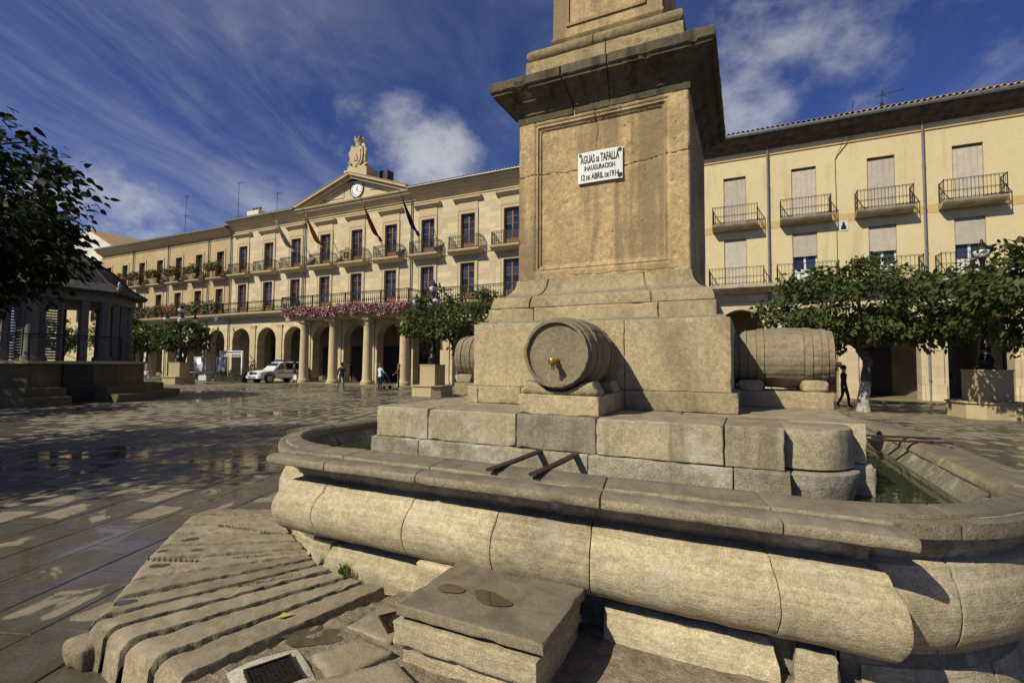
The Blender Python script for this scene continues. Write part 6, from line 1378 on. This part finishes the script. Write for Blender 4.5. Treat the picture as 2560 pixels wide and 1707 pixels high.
# ================================================================== police car
M['carwhite'] = m_plain('white_car_paint', (0.72, 0.72, 0.71), 0.18, 0, 0.6, 0.02); M['carglass'] = m_plain('car_glass', (0.015, 0.018, 0.02), 0.05, 0, 0.7); M['rubber'] = m_plain('rubber', (0.018, 0.018, 0.018), 0.7); M['bumper'] = m_plain('dark_bumper', (0.05, 0.052, 0.055), 0.5); M['chrome'] = m_plain('wheel_rim', (0.35, 0.35, 0.36), 0.3, 0.8); M['bluelamp'] = m_plain('blue_lamp', (0.02, 0.03, 0.30), 0.2); M['headlamp'] = m_plain('headlamp', (0.55, 0.56, 0.58), 0.1, 0.2); M['bluestripe'] = m_plain('blue_stripe', (0.03, 0.05, 0.28), 0.3)
car = empty('police_car', (-36.15, 29.0, 0), R(86), 'white off-road police car with blue light bar parked before the arcade', 'car')
ST = [(-2.22, .62, .80, .55, .80, .80), (-2.15, .74, .86, .42, .93, .80), (-1.95, .82, .87, .38, 1.0, .80), (-1.2, .86, .89, .38, 1.06, .82), (-0.95, .86, .89, .38, 1.10, .80), (-0.30, .86, .89, .38, 1.70, .66), (0.0, .86, .89, .38, 1.77, .67), (1.2, .86, .89, .38, 1.78, .67), (1.95, .86, .89, .38, 1.74, .66), (2.15, .85, .88, .42, 1.12, .80), (2.22, .80, .84, .5, 1.0, .78)]
vs = []; fs = []
for (x, w0, w1, z0, zr, w2) in ST:
    zb = min(1.06, zr-0.02) if zr > 1.08 else zr-0.06
    ring = [(-w0, z0), (-w1, (z0+zb)/2-0.05), (-w1*0.985, zb), (-w2, zr-0.04), (-w2*0.85, zr), (w2*0.85, zr), (w2, zr-0.04), (w1*0.985, zb), (w1, (z0+zb)/2-0.05), (w0, z0)]
    vs += [(x, y, z) for y, z in ring]
K = 10
for i in range(len(ST)-1):
    for j in range(K): fs.append((i*K+j, i*K+(j+1) % K, (i+1)*K+(j+1) % K, (i+1)*K+j))
fs += [tuple(range(K)), tuple(reversed([(len(ST)-1)*K+j for j in range(K)]))]
bd = MB().add(vs, fs).build('body', M['carwhite'], car, smooth=True, angle=32)
def cquad(nm, pts, mat, par=car): return MB().add(list(pts), [tuple(range(len(pts)))]).build(nm, mat, par)
cquad('windscreen', [(-0.92, -0.74, 1.12), (-0.92, 0.74, 1.12), (-0.345, 0.60, 1.665), (-0.345, -0.60, 1.665)], M['carglass'])
cquad('rear_window', [(2.13, -0.7, 1.2), (2.13, 0.7, 1.2), (2.0, 0.58, 1.68), (2.0, -0.58, 1.68)], M['carglass'])
for sy in (-1, 1):
    for (xa, xb, xc, xd) in ((-0.72, 0.02, 0.02, -0.22), (0.10, 0.98, 0.98, 0.10), (1.06, 1.92, 1.82, 1.06)):
        cquad('window', [(xa, sy*0.876, 1.12), (xb, sy*0.876, 1.12), (xc, sy*0.70, 1.66), (xd, sy*0.70, 1.66)][::sy], M['carglass'])
    MB().box(-0.66, 1.9, sy*0.895-0.006, sy*0.895+0.006, 0.80, 0.86).build('stripe', M['bluestripe'], car)
    em = MB().lathe([(0.13, -0.002), (0.13, 0.002)], (-0.25, sy*0.90, 0.92), 14, 'y').build('emblem', M['bluestripe'], car); MB().lathe([(0.08, -0.002), (0.08, 0.002)], (-0.25, sy*0.905, 0.92), 12, 'y').build('emblem_centre', M['gilt'], em)
    for xd in (0.06, 1.02): MB().box(xd-0.006, xd+0.006, sy*0.893-0.004, sy*0.893+0.004, 0.48, 1.06).build('door_seam', M['bumper'], car)
    MB().box(-0.62, 1.5, sy*0.90-0.03, sy*0.90+0.03, 0.36, 0.43).build('side_step', M['bumper'], car)
    MB().box(-0.80, -0.66, sy*1.02-0.10, sy*1.02+0.08, 1.08, 1.26).build('mirror', M['bumper'], car)
    MB().box(-2.235, -2.16, sy*0.62-0.17, sy*0.62+0.17, 0.72, 0.90).build('headlight', M['headlamp'], car)
    for xw in (-1.38, 1.36):
        wv = MB().lathe([(0.20, -0.11), (0.35, -0.12), (0.38, -0.08), (0.38, 0.08), (0.35, 0.12), (0.20, 0.11)], (xw, sy*0.80, 0.38), 26, 'y').build('wheel', M['rubber'], car, smooth=True, angle=40)
        MB().lathe([(0.235, -0.125), (0.21, -0.09), (0.10, -0.10), (0.06, -0.125), (0.01, -0.125)] if sy < 0 else [(0.235, 0.125), (0.21, 0.09), (0.10, 0.10), (0.06, 0.125), (0.01, 0.125)], (xw, sy*0.80, 0.38), 12, 'y').build('rim', M['chrome'], wv)
        MB().tube([(xw+0.46*math.cos(a), sy*0.885, 0.40+0.46*math.sin(a)) for a in [math.pi*k/10 for k in range(11)]], 0.05, 6).build('wheel_arch', M['bumper'], car)
MB().prism([(-2.34, -0.80), (-2.20, -0.90), (-1.90, -0.91), (-1.90, 0.91), (-2.20, 0.90), (-2.34, 0.80)], 0.40, 0.66, 'z').build('front_bumper', M['carwhite'], car)
MB().box(-2.355, -2.3, -0.5, 0.5, 0.44, 0.54).build('air_intake', M['bumper'], car); MB().box(-2.25, -2.2, -0.42, 0.42, 0.72, 0.90).build('grille', M['bumper'], car)
MB().box(2.15, 2.34, -0.88, 0.88, 0.42, 0.66).build('rear_bumper', M['bumper'], car)
lbm = MB().box(-0.05, 0.25, -0.55, 0.55, 1.79, 1.85).build('light_bar', M['bumper'], car)
for sy in (-1, 1): MB().box(-0.06, 0.26, sy*0.36-0.2, sy*0.36+0.2, 1.852, 1.94).build('blue_light', M['bluelamp'], lbm)
# ================================================================== people
M['skin'] = m_plain('skin', (0.42, 0.24, 0.16), 0.6, var=0.05); M['hairdark'] = m_plain('dark_hair', (0.03, 0.018, 0.012), 0.6); M['hairbrown'] = m_plain('brown_hair', (0.16, 0.075, 0.03), 0.6); M['hairgrey'] = m_plain('grey_hair', (0.25, 0.22, 0.19), 0.6)
def cl(nm, c): return m_plain(nm, c, 0.85, var=0.15, nscale=10)
def person(loc, face, h, pose, top, legs, shoe, hair, label, longhair=False, sleeve=True, grp='people walking in the square'):
    t = empty('person', loc, face, label, 'person', grp); k = h/1.75
    J = dict(pel=(0, 0, .95), bel=(0, 0.0, 1.08), che=(0, .0, 1.30), nec=(0, .0, 1.48), hd0=(0, -.01, 1.58), hd1=(0, -.015, 1.68),
             sl=(-.17, 0, 1.42), el=(-.23, .02, 1.15), wl=(-.24, -.06, .92), fl=(-.24, -.09, .82), sr=(.17, 0, 1.42), er=(.23, .02, 1.15), wr=(.24, -.06, .92), fr=(.24, -.09, .82),
             hl=(-.09, 0, .90), kl=(-.10, -.01, .50), al=(-.10, .02, .10), tl=(-.11, -.13, .045), hr=(.09, 0, .90), kr=(.10, -.01, .50), ar=(.10, .02, .10), tr=(.11, -.13, .045))
    J.update(pose)
    Rr = dict(pel=(.15, .11), bel=(.135, .10), che=(.155, .11), nec=(.055, .055), hd0=(.075, .09), hd1=(.078, .095), sl=(.065, .065), el=(.048, .048), wl=(.034, .034), fl=(.036, .022), sr=(.065, .065), er=(.048, .048), wr=(.034, .034), fr=(.036, .022), hl=(.095, .095), kl=(.062, .062), al=(.045, .05), tl=(.042, .035), hr=(.095, .095), kr=(.062, .062), ar=(.045, .05), tr=(.042, .035))
    E_ = [('pel', 'bel', 'L'), ('bel', 'che', 'T'), ('che', 'nec', 'T'), ('nec', 'hd0', 'S'), ('hd0', 'hd1', 'S'), ('che', 'sl', 'T'), ('sl', 'el', 'T'), ('el', 'wl', 'T' if sleeve else 'S'), ('wl', 'fl', 'S'), ('che', 'sr', 'T'), ('sr', 'er', 'T'), ('er', 'wr', 'T' if sleeve else 'S'), ('wr', 'fr', 'S'),
          ('pel', 'hl', 'L'), ('hl', 'kl', 'L'), ('kl', 'al', 'L'), ('al', 'tl', 'H'), ('pel', 'hr', 'L'), ('hr', 'kr', 'L'), ('kr', 'ar', 'L'), ('ar', 'tr', 'H')]
    ks = list(J); me = bpy.data.meshes.new('body'); me.from_pydata([tuple(c*k for c in J[q]) for q in ks], [(ks.index(a), ks.index(b)) for a, b, _ in E_], [])
    o = bpy.data.objects.new('tmp', me); COL.objects.link(o); o.modifiers.new('s', 'SKIN'); sm = o.modifiers.new('d', 'SUBSURF'); sm.levels = 1; sm.render_levels = 1
    for i, q in enumerate(ks): me.skin_vertices[0].data[i].radius = (Rr[q][0]*k, Rr[q][1]*k); me.skin_vertices[0].data[i].use_root = (q == 'pel')
    bpy.context.view_layer.update(); m2 = bpy.data.meshes.new_from_object(o.evaluated_get(bpy.context.evaluated_depsgraph_get())); bpy.data.objects.remove(o)
    m2.materials.clear()
    for m_ in (top, legs, M['skin'], shoe): m2.materials.append(m_)
    segs = [(Vector(J[a])*k, Vector(J[b])*k, 'TLSH'.index(c)) for a, b, c in E_]
    for p in m2.polygons:
        c = p.center; best = min(segs, key=lambda s_: (c-(s_[0]+(s_[1]-s_[0])*max(0, min(1, (c-s_[0]).dot(s_[1]-s_[0])/max(1e-6, (s_[1]-s_[0]).length_squared))))).length); p.material_index = best[2]; p.use_smooth = True
        if best[2] == 1 and c.z > 0.90*k and abs(c.x) < .2: p.material_index = 0
    link_mesh('body', m2, t)
    hd = Vector(J['hd1'])*k; n = 14
    MB().lathe([(0.085*k, -0.06*k), (0.108*k, -0.01*k), (0.106*k, 0.05*k), (0.085*k, 0.10*k), (0.045*k, 0.128*k), (0.004, 0.135*k)], (hd.x, hd.y+0.022*k, hd.z), n, sy=1.1).build('hair', hair, t, smooth=True)
    if longhair: MB().lathe([(0.06*k, -0.22*k), (0.10*k, -0.16*k), (0.10*k, -0.02*k)], (hd.x, hd.y+0.05*k, hd.z), 12, sy=0.7).build('hair_length', hair, t, smooth=True)
    return t
walk = dict(kl=(-.10, -.12, .50), al=(-.10, -.14, .10), tl=(-.11, -.30, .06), kr=(.10, .02, .50), ar=(.10, .22, .13), tr=(.11, .10, .05), el=(-.24, .08, 1.15), wl=(-.24, .08, .92), fl=(-.24, .07, .83), er=(.24, -.06, 1.15), wr=(.24, -.16, .93), fr=(.24, -.19, .85))
dk = cl('dark_jacket', (0.022, 0.018, 0.014)); bg_ = cl('beige_trousers', (0.30, 0.24, 0.15)); jn = cl('blue_jeans', (0.05, 0.09, 0.18)); nv = cl('navy_cloth', (0.012, 0.014, 0.026)); wt = cl('white_blouse', (0.62, 0.66, 0.70)); br_ = cl('rust_brown_top', (0.16, 0.06, 0.022)); kh = cl('khaki_trousers', (0.09, 0.075, 0.05)); bk = cl('black_cloth', (0.010, 0.010, 0.011)); sh_ = cl('dark_shoes', (0.02, 0.016, 0.012)); rd = cl('red_top', (0.30, 0.03, 0.04))
p = person((-28.8, 24.4, 0), R(160), 1.76, walk, dk, bg_, sh_, M['hairdark'], 'man in a dark jacket and beige trousers walking away with a white bag')
def bag(loc, w, h, mat, label, cat='bag'):
    o = MB(); o.prism([(-w/2, 0), (w/2, 0), (w*0.42, h), (w*0.1, h*1.02), (0, h*1.35), (-w*0.1, h*1.02), (-w*0.42, h)], -w*0.25, w*0.25, 'y'); o = o.build('bag', mat); o.location = loc; return tag(o, label, cat)
bag((-28.45, 24.25, 0.52), 0.32, 0.30, M['plastic'], 'white carrier bag in the hand of the man in the dark jacket')
person((-23.45, 23.5, 0), R(35), 1.70, dict(er=(.26, -.08, 1.18), wr=(.10, -.20, 1.40), fr=(.05, -.17, 1.50), kl=(-.13, 0, .5), al=(-.20, .02, .1), tl=(-.24, -.12, .045), kr=(.12, 0, .5), ar=(.15, .03, .1), tr=(.19, -.11, .045)), nv, jn, sh_, M['hairdark'], 'woman in blue jeans and navy top standing with a hand to her face', True)
person((-31.9, 33.0, 0.045), R(20), 1.72, {}, bk, bk, sh_, M['hairdark'], 'dark figure standing in the arcade behind the porch columns')
person((-21.5, 24.9, 0), R(175), 1.66, dict(er=(.25, -.10, 1.18), wr=(.18, -.34, 1.08), fr=(.17, -.43, 1.05), el=(-.25, -.10, 1.18), wl=(-.18, -.34, 1.08), fl=(-.17, -.43, 1.05)), wt, nv, sh_, M['hairbrown'], 'woman in a white blouse and dark trousers pushing the pram')
person((-21.3, 26.5, 0), R(-60), 1.64, dict(er=(.25, -.12, 1.18), wr=(.14, -.34, 1.02), fr=(.10, -.42, .98)), br_, kh, sh_, M['hairbrown'], 'woman in a rust brown top leaning over the pram', True)
pr_ = empty('pram', (-21.55, 25.65, 0), R(175), 'dark folding pram between the two women near the porch', 'pram')
for sx in (-1, 1):
    for (y, r_) in ((-0.35, 0.13), (0.32, 0.13)): MB().lathe([(r_*0.7, -0.02), (r_, -0.018), (r_, 0.018), (r_*0.7, 0.02)], (0, sx*0.26, r_), 16, 'y').build('wheel', M['rubber'], pr_).rotation_euler = (0, 0, R(90)) if False else (0, 0, 0)
    MB().tube([(sx*0.25, 0.40, 0.13), (sx*0.25, -0.1, 0.5), (sx*0.25, 0.42, 1.0)], 0.016, 6).build('frame_tube', M['alu'], pr_); MB().tube([(sx*0.25, -0.40, 0.13), (sx*0.25, 0.2, 0.62)], 0.016, 6).build('frame_tube', M['alu'], pr_)
MB().tube([(-0.25, 0.42, 1.0), (0.25, 0.42, 1.0)], 0.02, 6).build('handle', M['rubber'], pr_)
MB().prism([(-0.30, 0.42), (0.22, 0.42), (0.40, 0.95), (0.30, 0.98), (0.12, 0.55), (-0.30, 0.52)], -0.22, 0.22, 'x').build('seat', nv, pr_); MB().lathe([(0.24, -0.23), (0.24, 0.23)], (0.0, 0.22, 0.86), 14, 'x').build('hood', nv, pr_)
person((3.60, 24.6, 0), R(105), 1.74, walk, bk, bk, sh_, M['hairdark'], 'person in dark clothes walking behind the limewashed tree trunk')
person((11.75, 40.0, 0.045), R(0), 1.74, {}, bk, bk, sh_, M['hairgrey'], 'dark silhouette of a person in the sunlit arcade passage')
person((2.2, 26.4, 0), R(-75), 1.68, walk, rd, jn, sh_, M['hairdark'], 'person in red top and blue jeans behind the right stone barrel')
# ---- small litter
def leaf_litter(x, y, z, s_, rz, mat, label):
    o = MB().add([(0, 0, 0), (s_*0.3, s_*0.35, s_*.06), (s_*0.1, s_, 0), (-s_*0.25, s_*0.4, s_*.08)], [(0, 1, 2, 3)]).build('fallen_leaf', mat); o.location = (x, y, z); o.rotation_euler = (0.05, 0.05, rz); md = o.modifiers.new('t', 'SOLIDIFY'); md.thickness = 0.001; tag(o, label, 'leaf', 'fallen leaves'); return o
M['yleaf'] = m_plain('yellow_leaf', (0.40, 0.38, 0.04), 0.6); M['oleaf'] = m_plain('orange_leaf', (0.40, 0.12, 0.02), 0.6)
leaf_litter(-2.42, 1.98, 0.262, 0.09, R(-38), M['yleaf'], 'long yellow green leaf lying between two ribbed stones')
leaf_litter(-3.55, 3.02, 0.258, 0.06, R(30), M['oleaf'], 'orange leaf on the ribbed stones under the basin corner'); leaf_litter(-1.73, 2.26, 0.262, 0.035, R(60), M['oleaf'], 'small orange leaf on the iron cover beside the step')
